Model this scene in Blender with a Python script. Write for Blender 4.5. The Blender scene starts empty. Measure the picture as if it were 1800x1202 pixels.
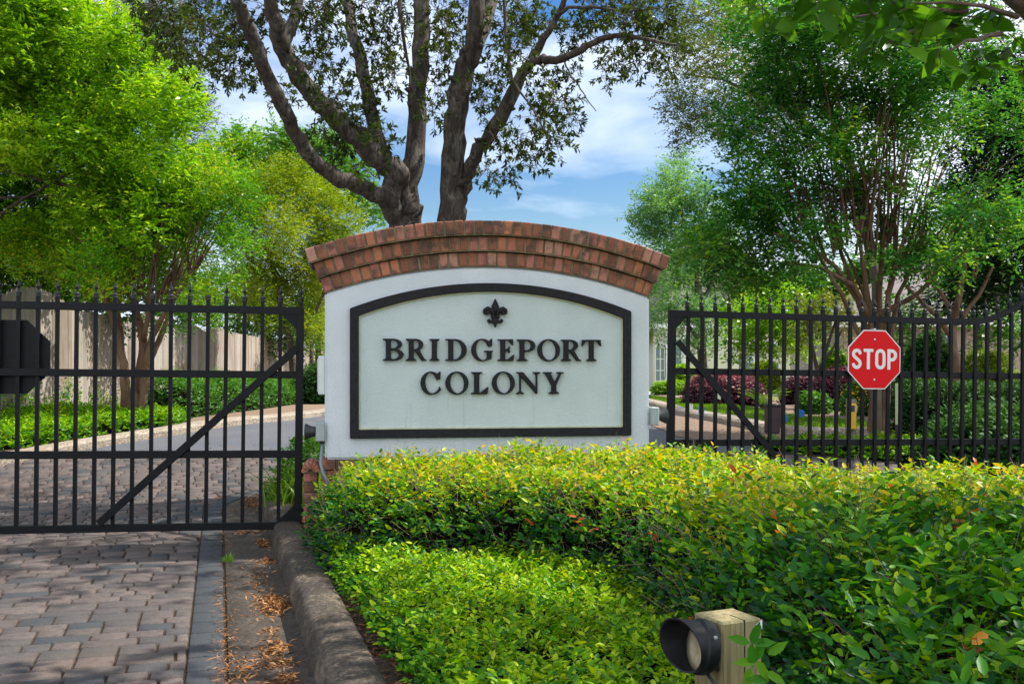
import bpy, bmesh, math, random
import numpy as np
from mathutils import Vector, Matrix
rng = np.random.default_rng(7)
random.seed(7)
R = math.radians
scene = bpy.context.scene
COL = scene.collection
# ------------------------------------------------------------------ camera, sky, sun
EYE = 1.18; F = 1750.0; HY = 655.0
cam_d = bpy.data.cameras.new("camera"); cam = bpy.data.objects.new("camera", cam_d); COL.objects.link(cam)
cam.location = (0, 0, EYE); cam.rotation_euler = (R(90), 0, 0)
cam_d.sensor_width = 36; cam_d.lens = 36 * F / 1800; cam_d.shift_y = (HY - 601) / 1800
cam_d.clip_start = 0.05; cam_d.clip_end = 2000
scene.camera = cam
SUN = Vector((0.68, 0.24, 0.92)).normalized()
el = math.asin(SUN.z); az = math.atan2(SUN.x, SUN.y)
world = bpy.data.worlds.new("World"); scene.world = world; world.use_nodes = True
nt = world.node_tree; nt.nodes.clear()
def nn(t, kind, **kw):
    n = t.nodes.new(kind)
    for k, v in kw.items(): setattr(n, k, v)
    return n
wo = nn(nt, 'ShaderNodeOutputWorld'); bg = nn(nt, 'ShaderNodeBackground'); sky = nn(nt, 'ShaderNodeTexSky')
sky.sky_type = 'NISHITA'; sky.sun_disc = False; sky.sun_elevation = el; sky.sun_rotation = az
sky.air_density = 1.3; sky.dust_density = 0.6; sky.ozone_density = 3.0
tc = nn(nt, 'ShaderNodeTexCoord'); mp = nn(nt, 'ShaderNodeMapping'); mp.inputs['Scale'].default_value = (1.6, 1.6, 4.6)
mp.inputs['Rotation'].default_value = (0.1, 0.35, 0.2); mp.inputs['Location'].default_value = (0.35, 0.1, 0.55)
nz = nn(nt, 'ShaderNodeTexNoise'); nz.inputs['Scale'].default_value = 2.3; nz.inputs['Detail'].default_value = 7; nz.inputs['Roughness'].default_value = 0.52; nz.inputs['Distortion'].default_value = 0.35
cr = nn(nt, 'ShaderNodeValToRGB'); cr.color_ramp.elements[0].position = 0.42; cr.color_ramp.elements[1].position = 0.62
cr.color_ramp.elements[0].color = (0.03, 0.03, 0.03, 1); cr.color_ramp.elements[1].color = (0.85, 0.85, 0.85, 1)
mx = nn(nt, 'ShaderNodeMix', data_type='RGBA'); mx.inputs[7].default_value = (5.2, 6.2, 7.6, 1)
hs = nn(nt, 'ShaderNodeHueSaturation'); hs.inputs['Hue'].default_value = 0.513; hs.inputs['Saturation'].default_value = 1.5; hs.inputs['Value'].default_value = 0.78
nt.links.new(tc.outputs['Generated'], mp.inputs['Vector']); nt.links.new(mp.outputs[0], nz.inputs['Vector'])
nt.links.new(nz.outputs['Fac'], cr.inputs['Fac']); nt.links.new(cr.outputs['Color'], mx.inputs[0])
nt.links.new(sky.outputs[0], hs.inputs['Color']); nt.links.new(hs.outputs[0], mx.inputs[6])
# clouds: thicker low right; bright ones overhead / behind viewer added to light the sign
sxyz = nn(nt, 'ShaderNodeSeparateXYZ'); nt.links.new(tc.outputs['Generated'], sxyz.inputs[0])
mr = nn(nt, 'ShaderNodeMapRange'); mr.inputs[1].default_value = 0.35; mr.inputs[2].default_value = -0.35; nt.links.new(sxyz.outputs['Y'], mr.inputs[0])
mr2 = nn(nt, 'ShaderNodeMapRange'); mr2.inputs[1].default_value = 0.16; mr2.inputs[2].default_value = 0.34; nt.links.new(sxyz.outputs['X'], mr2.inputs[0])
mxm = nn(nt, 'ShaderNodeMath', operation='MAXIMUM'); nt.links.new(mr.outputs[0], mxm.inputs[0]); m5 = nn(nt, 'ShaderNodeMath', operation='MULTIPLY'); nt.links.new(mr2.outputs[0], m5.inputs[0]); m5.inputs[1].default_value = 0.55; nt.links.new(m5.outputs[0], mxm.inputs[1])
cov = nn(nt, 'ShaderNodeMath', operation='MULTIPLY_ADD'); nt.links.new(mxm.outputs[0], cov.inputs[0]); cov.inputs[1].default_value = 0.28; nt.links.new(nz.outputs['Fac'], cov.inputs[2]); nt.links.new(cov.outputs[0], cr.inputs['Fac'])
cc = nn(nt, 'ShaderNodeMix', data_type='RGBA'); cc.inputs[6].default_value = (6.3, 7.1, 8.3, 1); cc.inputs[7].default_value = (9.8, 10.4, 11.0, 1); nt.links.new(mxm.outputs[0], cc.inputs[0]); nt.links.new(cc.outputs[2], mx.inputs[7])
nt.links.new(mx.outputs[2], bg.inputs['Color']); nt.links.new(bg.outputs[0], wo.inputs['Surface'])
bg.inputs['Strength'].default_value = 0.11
sd = bpy.data.lights.new("sun", 'SUN'); sun = bpy.data.objects.new("sun", sd); COL.objects.link(sun)
sd.energy = 4.9; sd.angle = R(0.53); sd.color = (1.0, 0.95, 0.86)
sun.rotation_euler = (-SUN).to_track_quat('-Z', 'Y').to_euler(); sun.location = (20, 8, 25)
vs = scene.view_settings
vs.view_transform = 'Standard'; vs.look = 'None'; vs.exposure = 0.64; vs.gamma = 1; vs.use_curve_mapping = False

# ------------------------------------------------------------------ helpers
def zg(y):
    u = np.clip((np.asarray(y, float) - 7.5) / 6.7, 0, 1)
    return 0.47 * u * u * (3 - 2 * u)
def at(px, py, Y):
    return Vector(((px - 900) / F * Y, Y, EYE + (HY - py) / F * Y))
def tag(o, label=None, cat=None, group=None, kind=None):
    if label: o['label'] = label
    if cat: o['category'] = cat
    if group: o['group'] = group
    if kind: o['kind'] = kind
    return o
def thing(name, label, cat, loc=(0, 0, 0), rot=(0, 0, 0), group=None):
    o = bpy.data.objects.new(name, None); COL.objects.link(o); o.location = loc; o.rotation_euler = rot
    o.empty_display_size = 0.2
    return tag(o, label, cat, group)
def link(name, me, mat=None, parent=None, world=False):
    o = bpy.data.objects.new(name, me); COL.objects.link(o)
    if mat is not None:
        for m in (mat if isinstance(mat, (list, tuple)) else [mat]): me.materials.append(m)
    if parent is not None:
        o.parent = parent
        if world:   # vertices were given in world coordinates
            M = Matrix.LocRotScale(parent.location, parent.rotation_euler, parent.scale)
            o.matrix_parent_inverse = M.inverted()
    return o
def npmesh(name, V, Fc, tone=None, smooth=False):
    """V (n,3), Fc (m,k) constant face size"""
    me = bpy.data.meshes.new(name); V = np.ascontiguousarray(V, dtype=np.float32); Fc = np.ascontiguousarray(Fc, dtype=np.int32)
    m, k = Fc.shape
    me.vertices.add(len(V)); me.vertices.foreach_set('co', V.ravel())
    me.loops.add(m * k); me.loops.foreach_set('vertex_index', Fc.ravel())
    me.polygons.add(m); me.polygons.foreach_set('loop_start', np.arange(0, m * k, k, dtype=np.int32))
    me.polygons.foreach_set('loop_total', np.full(m, k, dtype=np.int32))
    if smooth: me.polygons.foreach_set('use_smooth', np.ones(m, dtype=bool))
    me.update(calc_edges=True)
    if tone is not None:
        a = me.attributes.new('tone', 'FLOAT', 'FACE'); a.data.foreach_set('value', np.ascontiguousarray(tone, dtype=np.float32))
    return me
def pymesh(name, V, Fc, tone=None, smooth=False):
    me = bpy.data.meshes.new(name); me.from_pydata([tuple(v) for v in V], [], [tuple(f) for f in Fc])
    if smooth: me.polygons.foreach_set('use_smooth', [True] * len(me.polygons))
    if tone is not None:
        a = me.attributes.new('tone', 'FLOAT', 'FACE'); a.data.foreach_set('value', list(tone))
    me.update(); return me
class MB:
    """mesh builder: collects boxes / tubes / lathes into ONE mesh"""
    def __init__(s): s.v = []; s.f = []; s.t = []
    def add(s, V, Fc, tone=0.5):
        b = len(s.v); s.v += [tuple(v) for v in V]; s.f += [tuple(i + b for i in f) for f in Fc]; s.t += [tone] * len(Fc); return s
    def box(s, x0, x1, y0, y1, z0, z1, M=None, tone=0.5, ch=0.0):
        if ch <= 0:
            V = [(x, y, z) for x in (x0, x1) for y in (y0, y1) for z in (z0, z1)]
            Fc = [(0, 1, 3, 2), (4, 6, 7, 5), (0, 4, 5, 1), (2, 3, 7, 6), (0, 2, 6, 4), (1, 5, 7, 3)]
        else:
            bm = bmesh.new(); r = bmesh.ops.create_cube(bm, size=1)
            bmesh.ops.scale(bm, vec=(x1 - x0, y1 - y0, z1 - z0), verts=bm.verts)
            bmesh.ops.translate(bm, vec=((x0 + x1) / 2, (y0 + y1) / 2, (z0 + z1) / 2), verts=bm.verts)
            bmesh.ops.bevel(bm, geom=bm.edges[:], offset=ch, segments=1, affect='EDGES')
            bm.verts.ensure_lookup_table(); V = [v.co.copy() for v in bm.verts]; Fc = [[v.index for v in f.verts] for f in bm.faces]; bm.free()
        if M is not None: V = [M @ Vector(v) for v in V]
        return s.add(V, Fc, tone)
    def tube(s, pts, rad, n=8, cap=True, tone=0.5):
        pts = [Vector(p) for p in pts]; m = len(pts)
        if not hasattr(rad, '__len__'): rad = [rad] * m
        V = []; up = Vector((0, 0, 1)); prev = None
        for i, p in enumerate(pts):
            d = (pts[min(i + 1, m - 1)] - pts[max(i - 1, 0)]).normalized()
            if prev is None:
                a = d.cross(Vector((0, 0, 1)) if abs(d.z) < .9 else Vector((1, 0, 0))).normalized()
            else:
                a = (prev - d * prev.dot(d)).normalized()
            prev = a; b = d.cross(a)
            for k in range(n):
                t = 2 * math.pi * k / n
                V.append(p + (a * math.cos(t) + b * math.sin(t)) * rad[i])
        Fc = [(i * n + k, i * n + (k + 1) % n, (i + 1) * n + (k + 1) % n, (i + 1) * n + k) for i in range(m - 1) for k in range(n)]
        if cap: Fc += [tuple(range(n))[::-1], tuple((m - 1) * n + k for k in range(n))]
        return s.add(V, Fc, tone)
    def lathe(s, prof, n=16, M=None, tone=0.5):
        V = [Vector((r * math.cos(2 * math.pi * k / n), r * math.sin(2 * math.pi * k / n), z)) for r, z in prof for k in range(n)]
        if M is not None: V = [M @ v for v in V]
        m = len(prof)
        Fc = [(i * n + k, i * n + (k + 1) % n, (i + 1) * n + (k + 1) % n, (i + 1) * n + k) for i in range(m - 1) for k in range(n)]
        Fc += [tuple(range(n))[::-1], tuple((m - 1) * n + k for k in range(n))]
        return s.add(V, Fc, tone)
    def prism(s, loop, y0, y1, M=None, tone=0.5):
        """loop of (x,z); extruded in y"""
        n = len(loop); V = [Vector((x, y0, z)) for x, z in loop] + [Vector((x, y1, z)) for x, z in loop]
        if M is not None: V = [M @ v for v in V]
        Fc = [tuple(range(n)), tuple(range(2 * n - 1, n - 1, -1))] + [(i, i + n, (i + 1) % n + n, (i + 1) % n) for i in range(n)]
        return s.add(V, Fc, tone)
    def build(s, name, mat, parent=None, smooth=False, bevel=0, world=False, angle=None):
        me = pymesh(name, s.v, s.f, s.t)
        bm = bmesh.new(); bm.from_mesh(me)
        bmesh.ops.recalc_face_normals(bm, faces=bm.faces)
        if bevel:
            ed = [e for e in bm.edges if len(e.link_faces) == 2 and e.calc_face_angle(0) > 0.6]
            bmesh.ops.bevel(bm, geom=ed, offset=bevel, segments=2, affect='EDGES', clamp_overlap=True)
        bm.to_mesh(me); bm.free()
        if smooth:
            me.polygons.foreach_set('use_smooth', [True] * len(me.polygons))
            if angle: me.set_sharp_from_angle(angle=angle)
        return link(name, me, mat, parent, world)

# ------------------------------------------------------------------ materials
def mat_new(name):
    m = bpy.data.materials.new(name); m.use_nodes = True; t = m.node_tree
    for n in list(t.nodes): t.nodes.remove(n)
    o = nn(t, 'ShaderNodeOutputMaterial'); p = nn(t, 'ShaderNodeBsdfPrincipled'); t.links.new(p.outputs[0], o.inputs[0])
    return m, t, p, o
def ramp(t, stops, src=None):
    c = nn(t, 'ShaderNodeValToRGB'); e = c.color_ramp.elements
    while len(e) < len(stops): e.new(0.5)
    for i, (p, col) in enumerate(stops): e[i].position = p; e[i].color = (*col, 1)
    if src is not None: t.links.new(src, c.inputs['Fac'])
    return c.outputs['Color']
def noise(t, scale, detail=4, rough=0.55, vec=None, dist=0, kind='Object', stretch=None):
    n = nn(t, 'ShaderNodeTexNoise'); n.inputs['Scale'].default_value = scale; n.inputs['Detail'].default_value = detail
    n.inputs['Roughness'].default_value = rough; n.inputs['Distortion'].default_value = dist
    if vec is None:
        tcn = nn(t, 'ShaderNodeTexCoord'); vec = tcn.outputs[kind]
        if stretch:
            mpn = nn(t, 'ShaderNodeMapping'); mpn.inputs['Scale'].default_value = stretch; t.links.new(vec, mpn.inputs[0]); vec = mpn.outputs[0]
    t.links.new(vec, n.inputs['Vector']); return n.outputs['Fac']
def mixc(t, fac, a, b, mode='MIX'):
    m = nn(t, 'ShaderNodeMix', data_type='RGBA', blend_type=mode)
    for inp, v in ((0, fac), (6, a), (7, b)):
        if isinstance(v, (int, float)): m.inputs[inp].default_value = v
        elif isinstance(v, tuple): m.inputs[inp].default_value = (*v, 1)
        else: t.links.new(v, m.inputs[inp])
    return m.outputs[2]
def bump(t, p, h, strength=0.3, dist=0.01):
    b = nn(t, 'ShaderNodeBump'); b.inputs['Strength'].default_value = strength; b.inputs['Distance'].default_value = dist
    t.links.new(h, b.inputs['Height']); t.links.new(b.outputs[0], p.inputs['Normal'])
def attr(t, name='tone'):
    a = nn(t, 'ShaderNodeAttribute'); a.attribute_name = name; return a.outputs['Fac']
def leaf_mat(name, stops, trans=0.35, rough=0.38, tint=(1.3, 1.25, 0.5), spec=0.2):
    m, t, p, o = mat_new(name)
    c = ramp(t, stops, attr(t))
    t.links.new(c, p.inputs['Base Color']); p.inputs['Roughness'].default_value = rough; p.inputs['Specular IOR Level'].default_value = spec
    tr = nn(t, 'ShaderNodeBsdfTranslucent'); c2 = mixc(t, 1.0, c, tint, 'MULTIPLY'); t.links.new(c2, tr.inputs['Color'])
    mxs = nn(t, 'ShaderNodeMixShader'); mxs.inputs[0].default_value = trans
    t.links.new(p.outputs[0], mxs.inputs[1]); t.links.new(tr.outputs[0], mxs.inputs[2]); t.links.new(mxs.outputs[0], o.inputs[0])
    return m
def bark_mat(name, a, b, c, scale=9, bs=0.7):
    m, t, p, o = mat_new(name)
    f1 = noise(t, scale, 8, 0.65, stretch=(1, 1, 0.28), dist=0.6); f2 = noise(t, scale * 0.2, 4)
    t.links.new(mixc(t, ramp(t, [(0.45, (0, 0, 0)), (0.62, (1, 1, 1))], f2), ramp(t, [(0.3, a), (0.6, b)], f1), ramp(t, [(0.35, a), (0.65, c)], f1)), p.inputs['Base Color'])
    p.inputs['Roughness'].default_value = 0.9; bump(t, p, f1, bs, 0.03); return m
def plain(name, col, rough=0.5, metal=0, var=0.15, scale=8, bs=0.05, spec=0.5):
    m, t, p, o = mat_new(name)
    n = noise(t, scale, 6)
    lo = tuple(x * (1 - var) for x in col); hi = tuple(min(1, x * (1 + var)) for x in col)
    t.links.new(ramp(t, [(0.3, lo), (0.7, hi)], n), p.inputs['Base Color']); p.inputs['Roughness'].default_value = rough
    p.inputs['Metallic'].default_value = metal; p.inputs['Specular IOR Level'].default_value = spec
    if bs: bump(t, p, noise(t, scale * 12, 3), bs, 0.004)
    return m
# ------------------------------------------------------------------ shared materials
M_black = plain('black_painted_steel', (0.004, 0.005, 0.007), 0.45, 0, 0.35, 14, 0.12, .22)
M_finial = plain('weathered_cast_metal', (0.014, 0.017, 0.018), 0.55, 0, 0.4, 40, 0.2)
M_dkgray = plain('dark_gray_metal', (0.03, 0.032, 0.036), 0.5)
M_graybox = plain('gray_painted_metal', (0.32, 0.37, 0.37), 0.5, 0, 0.12)
M_whitebox = plain('off_white_plastic', (0.62, 0.66, 0.66), 0.45, 0, 0.06)
M_white = plain('white_paint', (0.75, 0.75, 0.74), 0.5, 0, 0.05)
M_blueflag = plain('blue_vinyl', (0.02, 0.2, 0.75), 0.5, 0, 0.05)
M_yellow = plain('yellow_plastic', (0.75, 0.42, 0.02), 0.45, 0, 0.1)
M_brownbox = plain('brown_plastic', (0.06, 0.03, 0.035), 0.5, 0, 0.2)

def brick_mat():
    m, t, p, o = mat_new('red_brick')
    c = ramp(t, [(0.0, (0.13, 0.05, 0.035)), (0.25, (0.33, 0.11, 0.06)), (0.5, (0.50, 0.185, 0.085)), (0.75, (0.42, 0.135, 0.105)), (1.0, (0.48, 0.25, 0.18))], attr(t))
    n1 = noise(t, 30, 6, 0.7); n2 = noise(t, 7, 6, 0.6); n3 = noise(t, 90, 4)
    c = mixc(t, ramp(t, [(0.35, (0, 0, 0)), (0.8, (.6, .6, .6))], n1), c, (0.17, 0.08, 0.05))
    c = mixc(t, ramp(t, [(0.49, (0, 0, 0)), (0.62, (.8, .8, .8))], n2), c, (0.05, 0.036, 0.026))
    c = mixc(t, ramp(t, [(0.62, (0, 0, 0)), (0.75, (.5, .5, .5))], n3), c, (0.5, 0.33, 0.25))
    t.links.new(c, p.inputs['Base Color']); p.inputs['Roughness'].default_value = 0.85; bump(t, p, n1, 0.5, 0.006); return m
M_brick = brick_mat()
M_mortar = plain('old_mortar', (0.16, 0.13, 0.08), 0.95, 0, 0.5, 9, 0.5)
M_moss = plain('dark_lichen', (0.06, 0.05, 0.025), 0.95, 0, 0.5, 30, 0.5)
def stucco(name, base, lo, stain):
    m, t, p, o = mat_new(name)
    n1 = noise(t, 3.0, 5); c = ramp(t, [(0.3, lo), (0.7, base)], n1)
    st = noise(t, 2.0, 5, 0.6, stretch=(14, 1, 0.9)); tcn = nn(t, 'ShaderNodeTexCoord'); sx = nn(t, 'ShaderNodeSeparateXYZ'); t.links.new(tcn.outputs['Object'], sx.inputs[0])
    zr = nn(t, 'ShaderNodeMapRange'); zr.inputs[1].default_value = 1.35; zr.inputs[2].default_value = 0.7; t.links.new(sx.outputs['Z'], zr.inputs[0])
    mu = nn(t, 'ShaderNodeMath', operation='MULTIPLY'); t.links.new(zr.outputs[0], mu.inputs[0]); t.links.new(ramp(t, [(0.60, (0, 0, 0)), (0.76, (.7, .7, .7))], st), mu.inputs[1])
    c = mixc(t, mu.outputs[0], c, stain)
    t.links.new(c, p.inputs['Base Color']); p.inputs['Roughness'].default_value = 0.85
    b1 = noise(t, 55, 5, 0.7, dist=1.2); b2 = noise(t, 130, 3)
    ad = nn(t, 'ShaderNodeMath', operation='ADD'); t.links.new(b1, ad.inputs[0]); t.links.new(b2, ad.inputs[1]); bump(t, p, ad.outputs[0], 0.9, 0.005); return m
M_stucco = stucco('white_stucco', (0.70, 0.735, 0.79), (0.60, 0.645, 0.69), (0.42, 0.43, 0.36))
M_panel = stucco('panel_stucco', (0.58, 0.65, 0.665), (0.51, 0.585, 0.60), (0.34, 0.36, 0.27))
M_edge = plain('yellowed_edge', (0.50, 0.50, 0.34), 0.8, 0, 0.2, 12)
M_frame = plain('black_textured_frame', (0.014, 0.014, 0.018), 0.7, 0, 0.45, 40, 0.8, .3)
M_letter = plain('black_letter_metal', (0.006, 0.007, 0.009), 0.45, 0, 0.3, 20, 0.1, .25)

def conc_mat(name, a, b, c, d):
    m, t, p, o = mat_new(name)
    n1 = noise(t, 2.2, 8, 0.65, dist=0.4); n2 = noise(t, 9, 6, 0.7); n3 = noise(t, 220, 3, 0.7)
    col = ramp(t, [(0.36, a), (0.5, b), (0.64, c)], n1)
    col = mixc(t, ramp(t, [(0.5, (0, 0, 0)), (0.66, (.8, .8, .8))], n2), col, d)
    n4 = noise(t, 45, 5, 0.8)
    col = mixc(t, ramp(t, [(0.40, (.9, .9, .9)), (0.54, (0, 0, 0))], n4), col, tuple(x * 0.25 for x in b))
    col = mixc(t, ramp(t, [(0.55, (0, 0, 0)), (0.68, (.6, .6, .6))], n4), col, tuple(min(1, x * 1.6) for x in c))
    col = mixc(t, ramp(t, [(0.3, (.55, .55, .55)), (0.6, (0, 0, 0))], n3), col, tuple(x * 0.45 for x in b))
    t.links.new(col, p.inputs['Base Color']); p.inputs['Roughness'].default_value = 0.9; bump(t, p, n3, 0.6, 0.006); return m
M_kerb = conc_mat('weathered_kerb_concrete', (0.022, 0.018, 0.014), (0.08, 0.06, 0.043), (0.24, 0.18, 0.12), (0.018, 0.015, 0.012))
M_gutter = conc_mat('gutter_concrete', (0.036, 0.027, 0.019), (0.07, 0.053, 0.038), (0.11, 0.088, 0.068), (0.06, 0.034, 0.018))
M_conc2 = conc_mat('pale_concrete', (0.30, 0.24, 0.18), (0.42, 0.35, 0.27), (0.52, 0.44, 0.35), (0.26, 0.18, 0.12))
M_far_road = plain('far_road_concrete', (0.42, 0.42, 0.43), 0.9, 0, 0.08, 3)
def asphalt():
    m, t, p, o = mat_new('asphalt')
    n1 = noise(t, 60, 3, 0.7); n2 = noise(t, 0.9, 5)
    c = ramp(t, [(0.3, (0.05, 0.054, 0.066)), (0.7, (0.11, 0.115, 0.135))], n1); c = mixc(t, ramp(t, [(0.4, (0, 0, 0)), (0.7, (.5, .5, .5))], n2), c, (0.14, 0.135, 0.13))
    t.links.new(c, p.inputs['Base Color']); p.inputs['Roughness'].default_value = 0.9; bump(t, p, n1, 0.3, 0.006); return m
M_asphalt = asphalt()
def soil(name, a, b, c, sc=25):
    m, t, p, o = mat_new(name)
    n1 = noise(t, sc, 8, 0.75, dist=1.5); n2 = noise(t, 1.6, 4)
    col = ramp(t, [(0.35, a), (0.5, b), (0.68, c)], n1); col = mixc(t, ramp(t, [(0.4, (0, 0, 0)), (0.65, (.5, .5, .5))], n2), col, b)
    t.links.new(col, p.inputs['Base Color']); p.inputs['Roughness'].default_value = 0.95; bump(t, p, n1, 1.0, 0.03); return m
M_mulch = soil('dark_mulch', (0.012, 0.008, 0.005), (0.04, 0.022, 0.013), (0.11, 0.06, 0.035))
M_straw = soil('pine_straw_ground', (0.12, 0.075, 0.05), (0.27, 0.18, 0.12), (0.42, 0.29, 0.20), 30)
M_ground = soil('ground_soil', (0.06, 0.045, 0.025), (0.12, 0.09, 0.05), (0.1, 0.12, 0.04), 6)
M_sand = soil('joint_sand', (0.018, 0.011, 0.006), (0.065, 0.036, 0.016), (0.17, 0.08, 0.028), 60)
M_lawn = soil('lawn_turf', (0.14, 0.22, 0.015), (0.26, 0.36, 0.02), (0.38, 0.46, 0.05), 50)
def paver_mat():
    m, t, p, o = mat_new('concrete_paver')
    c = ramp(t, [(0.0, (0.022, 0.030, 0.040)), (0.18, (0.034, 0.043, 0.052)), (0.22, (0.060, 0.057, 0.058)), (0.6, (0.102, 0.078, 0.072)), (1.0, (0.142, 0.105, 0.095))], attr(t))
    n1 = noise(t, 120, 4, 0.8); n2 = noise(t, 22, 5, 0.65); n3 = noise(t, 0.9, 6, 0.6)
    c = mixc(t, ramp(t, [(0.32, (.85, .85, .85)), (0.52, (0, 0, 0))], n1), c, (0.02, 0.02, 0.021))
    c = mixc(t, ramp(t, [(0.56, (0, 0, 0)), (0.72, (.6, .6, .6))], n1), c, (0.28, 0.25, 0.23))
    c = mixc(t, ramp(t, [(0.42, (0, 0, 0)), (0.7, (.8, .8, .8))], n2), c, (0.045, 0.040, 0.037))
    c = mixc(t, ramp(t, [(0.5, (0, 0, 0)), (0.7, (.4, .4, .4))], n3), c, (0.11, 0.07, 0.045))
    t.links.new(c, p.inputs['Base Color']); p.inputs['Roughness'].default_value = 0.85; bump(t, p, n1, 0.5, 0.004); return m
M_paver = paver_mat()

# ------------------------------------------------------------------ setting: ground, roads, kerbs
def in_poly(P, poly):
    x, y = P[:, 0], P[:, 1]; ins = np.zeros(len(P), bool); n = len(poly)
    for i in range(n):
        x0, y0 = poly[i]; x1, y1 = poly[(i + 1) % n]
        if y0 == y1: continue
        c = ((y0 > y) != (y1 > y)) & (x < (x1 - x0) * (y - y0) / (y1 - y0) + x0)
        ins ^= c
    return ins
def seg_dist(P, poly, closed=True):
    d = np.full(len(P), 1e9); n = len(poly)
    for i in range(n if closed else n - 1):
        a = np.array(poly[i]); b = np.array(poly[(i + 1) % n]); ab = b - a
        t = np.clip(((P - a) @ ab) / (ab @ ab + 1e-12), 0, 1)
        d = np.minimum(d, np.linalg.norm(P - (a + t[:, None] * ab), axis=1))
    return d
def sheet(name, poly, dz, mat, step=0.5, rough=0.0, parent=None):
    """flat-ish sheet over a 2D polygon that follows the terrain"""
    bm = bmesh.new(); vs_ = [bm.verts.new((x, y, 0)) for x, y in poly]; bm.faces.new(vs_)
    xs = [p[0] for p in poly]; ys = [p[1] for p in poly]
    y = min(ys) + step
    while y < max(ys):
        if 6.5 < y < 15.5 or step < 0.5:
            bmesh.ops.bisect_plane(bm, geom=bm.verts[:] + bm.edges[:] + bm.faces[:], plane_co=(0, y, 0), plane_no=(0, 1, 0))
        y += step
    if rough:
        x = min(xs) + step
        while x < max(xs):
            bmesh.ops.bisect_plane(bm, geom=bm.verts[:] + bm.edges[:] + bm.faces[:], plane_co=(x, 0, 0), plane_no=(1, 0, 0)); x += step
    bmesh.ops.triangulate(bm, faces=[f for f in bm.faces if len(f.verts) > 4])
    for v in bm.verts: v.co.z = float(zg(v.co.y)) + dz + (random.uniform(-rough, rough) if rough else 0)
    bmesh.ops.recalc_face_normals(bm, faces=bm.faces)
    me = bpy.data.meshes.new(name); bm.to_mesh(me); bm.free()
    if me.polygons[0].normal.z < 0: me.flip_normals()
    return tag(link(name, me, mat, parent), kind='structure')
sheet('ground', [(-400, -40), (400, -40), (400, 600), (-400, 600)], -0.06, M_ground)
T2 = np.array((-0.282, 0.959)); T2 /= np.linalg.norm(T2); S2 = np.array((-T2[1], T2[0])); O2 = np.array((-1.077, 3.79))
def st(s, t): return O2 + S2 * s + T2 * t
# kerb path (foot of the kerb face)
kp = [st(-0.317, -3.2 + 0.4 * i) for i in range(21)]
p0 = kp[-1]; hd = math.atan2(T2[1], T2[0]); r_ = 0.62
c0 = p0 - S2 * r_
a0 = math.atan2(p0[1] - c0[1], p0[0] - c0[0])
for i in range(1, 13): a = a0 - R(106) * i / 12; kp.append(c0 + r_ * np.array((math.cos(a), math.sin(a))))
kp += [kp[-1] + np.array((x, 0.0)) for x in (0.6, 1.2, 1.8)]
c1 = kp[-1] + np.array((0, -0.5))
for i in range(1, 9): a = R(90 - 90 * i / 8); kp.append(c1 + 0.5 * np.array((math.cos(a), math.sin(a))))
kp += [np.array(p) for p in ((1.35, 7.6), (1.42, 7.1), (1.75, 6.4), (2.4, 5.5), (3.3, 4.9), (5.2, 4.3), (9, 3.9))]
kp = np.array(kp)
tg = np.gradient(kp, axis=0); tg /= np.linalg.norm(tg, axis=1)[:, None]; nr = np.stack([tg[:, 1], -tg[:, 0]], 1)   # to the right = island side
def offs(d): return kp + nr * d
def sweep(name, prof, mat, jitter=0.0, rows=kp):
    V = []; m = len(prof); dense = []; dn = []
    for i in range(len(kp) - 1):
        k = max(1, int(np.linalg.norm(kp[i + 1] - kp[i]) / 0.1))
        for j in range(k): f = j / k; dense.append(kp[i] * (1 - f) + kp[i + 1] * f); v = nr[i] * (1 - f) + nr[i + 1] * f; dn.append(v / np.linalg.norm(v))
    for q, (p, n_) in enumerate(zip(dense, dn)):
        z = float(zg(p[1])); w = 0.0 + random.uniform(-jitter, jitter)
        for o_, h in prof: V.append((p[0] + n_[0] * (o_ + w * (0 < o_)), p[1] + n_[1] * (o_ + w * (0 < o_)), z + h + random.uniform(-jitter, jitter) * (h > 0)))
    Fc = [(i * m + j, i * m + j + 1, (i + 1) * m + j + 1, (i + 1) * m + j) for i in range(len(dense) - 1) for j in range(m - 1)]
    me = pymesh(name, V, Fc, None, True)
    bm = bmesh.new(); bm.from_mesh(me); bmesh.ops.recalc_face_normals(bm, faces=bm.faces); bm.to_mesh(me); bm.free()
    return tag(link(name, me, mat), kind='structure')
sweep('kerb', [(0, -0.05), (0.006, 0.05), (0.016, 0.10), (0.032, 0.122), (0.055, 0.131), (0.10, 0.134), (0.15, 0.134), (0.185, 0.13), (0.198, 0.118), (0.2, 0.0)], M_kerb, 0.0004)
sweep('gutter', [(-0.325, -0.05), (-0.315, -0.0005), (-0.2, -0.003), (-0.08, -0.006), (0.01, -0.006)], M_gutter, 0.0006)
isl = [tuple(p) for p in offs(0.195)]
isl_poly = isl + [(9, -3), (0.6, -3)]
sheet('planting_bed_soil', isl_poly, 0.105, M_mulch, 0.25)
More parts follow.
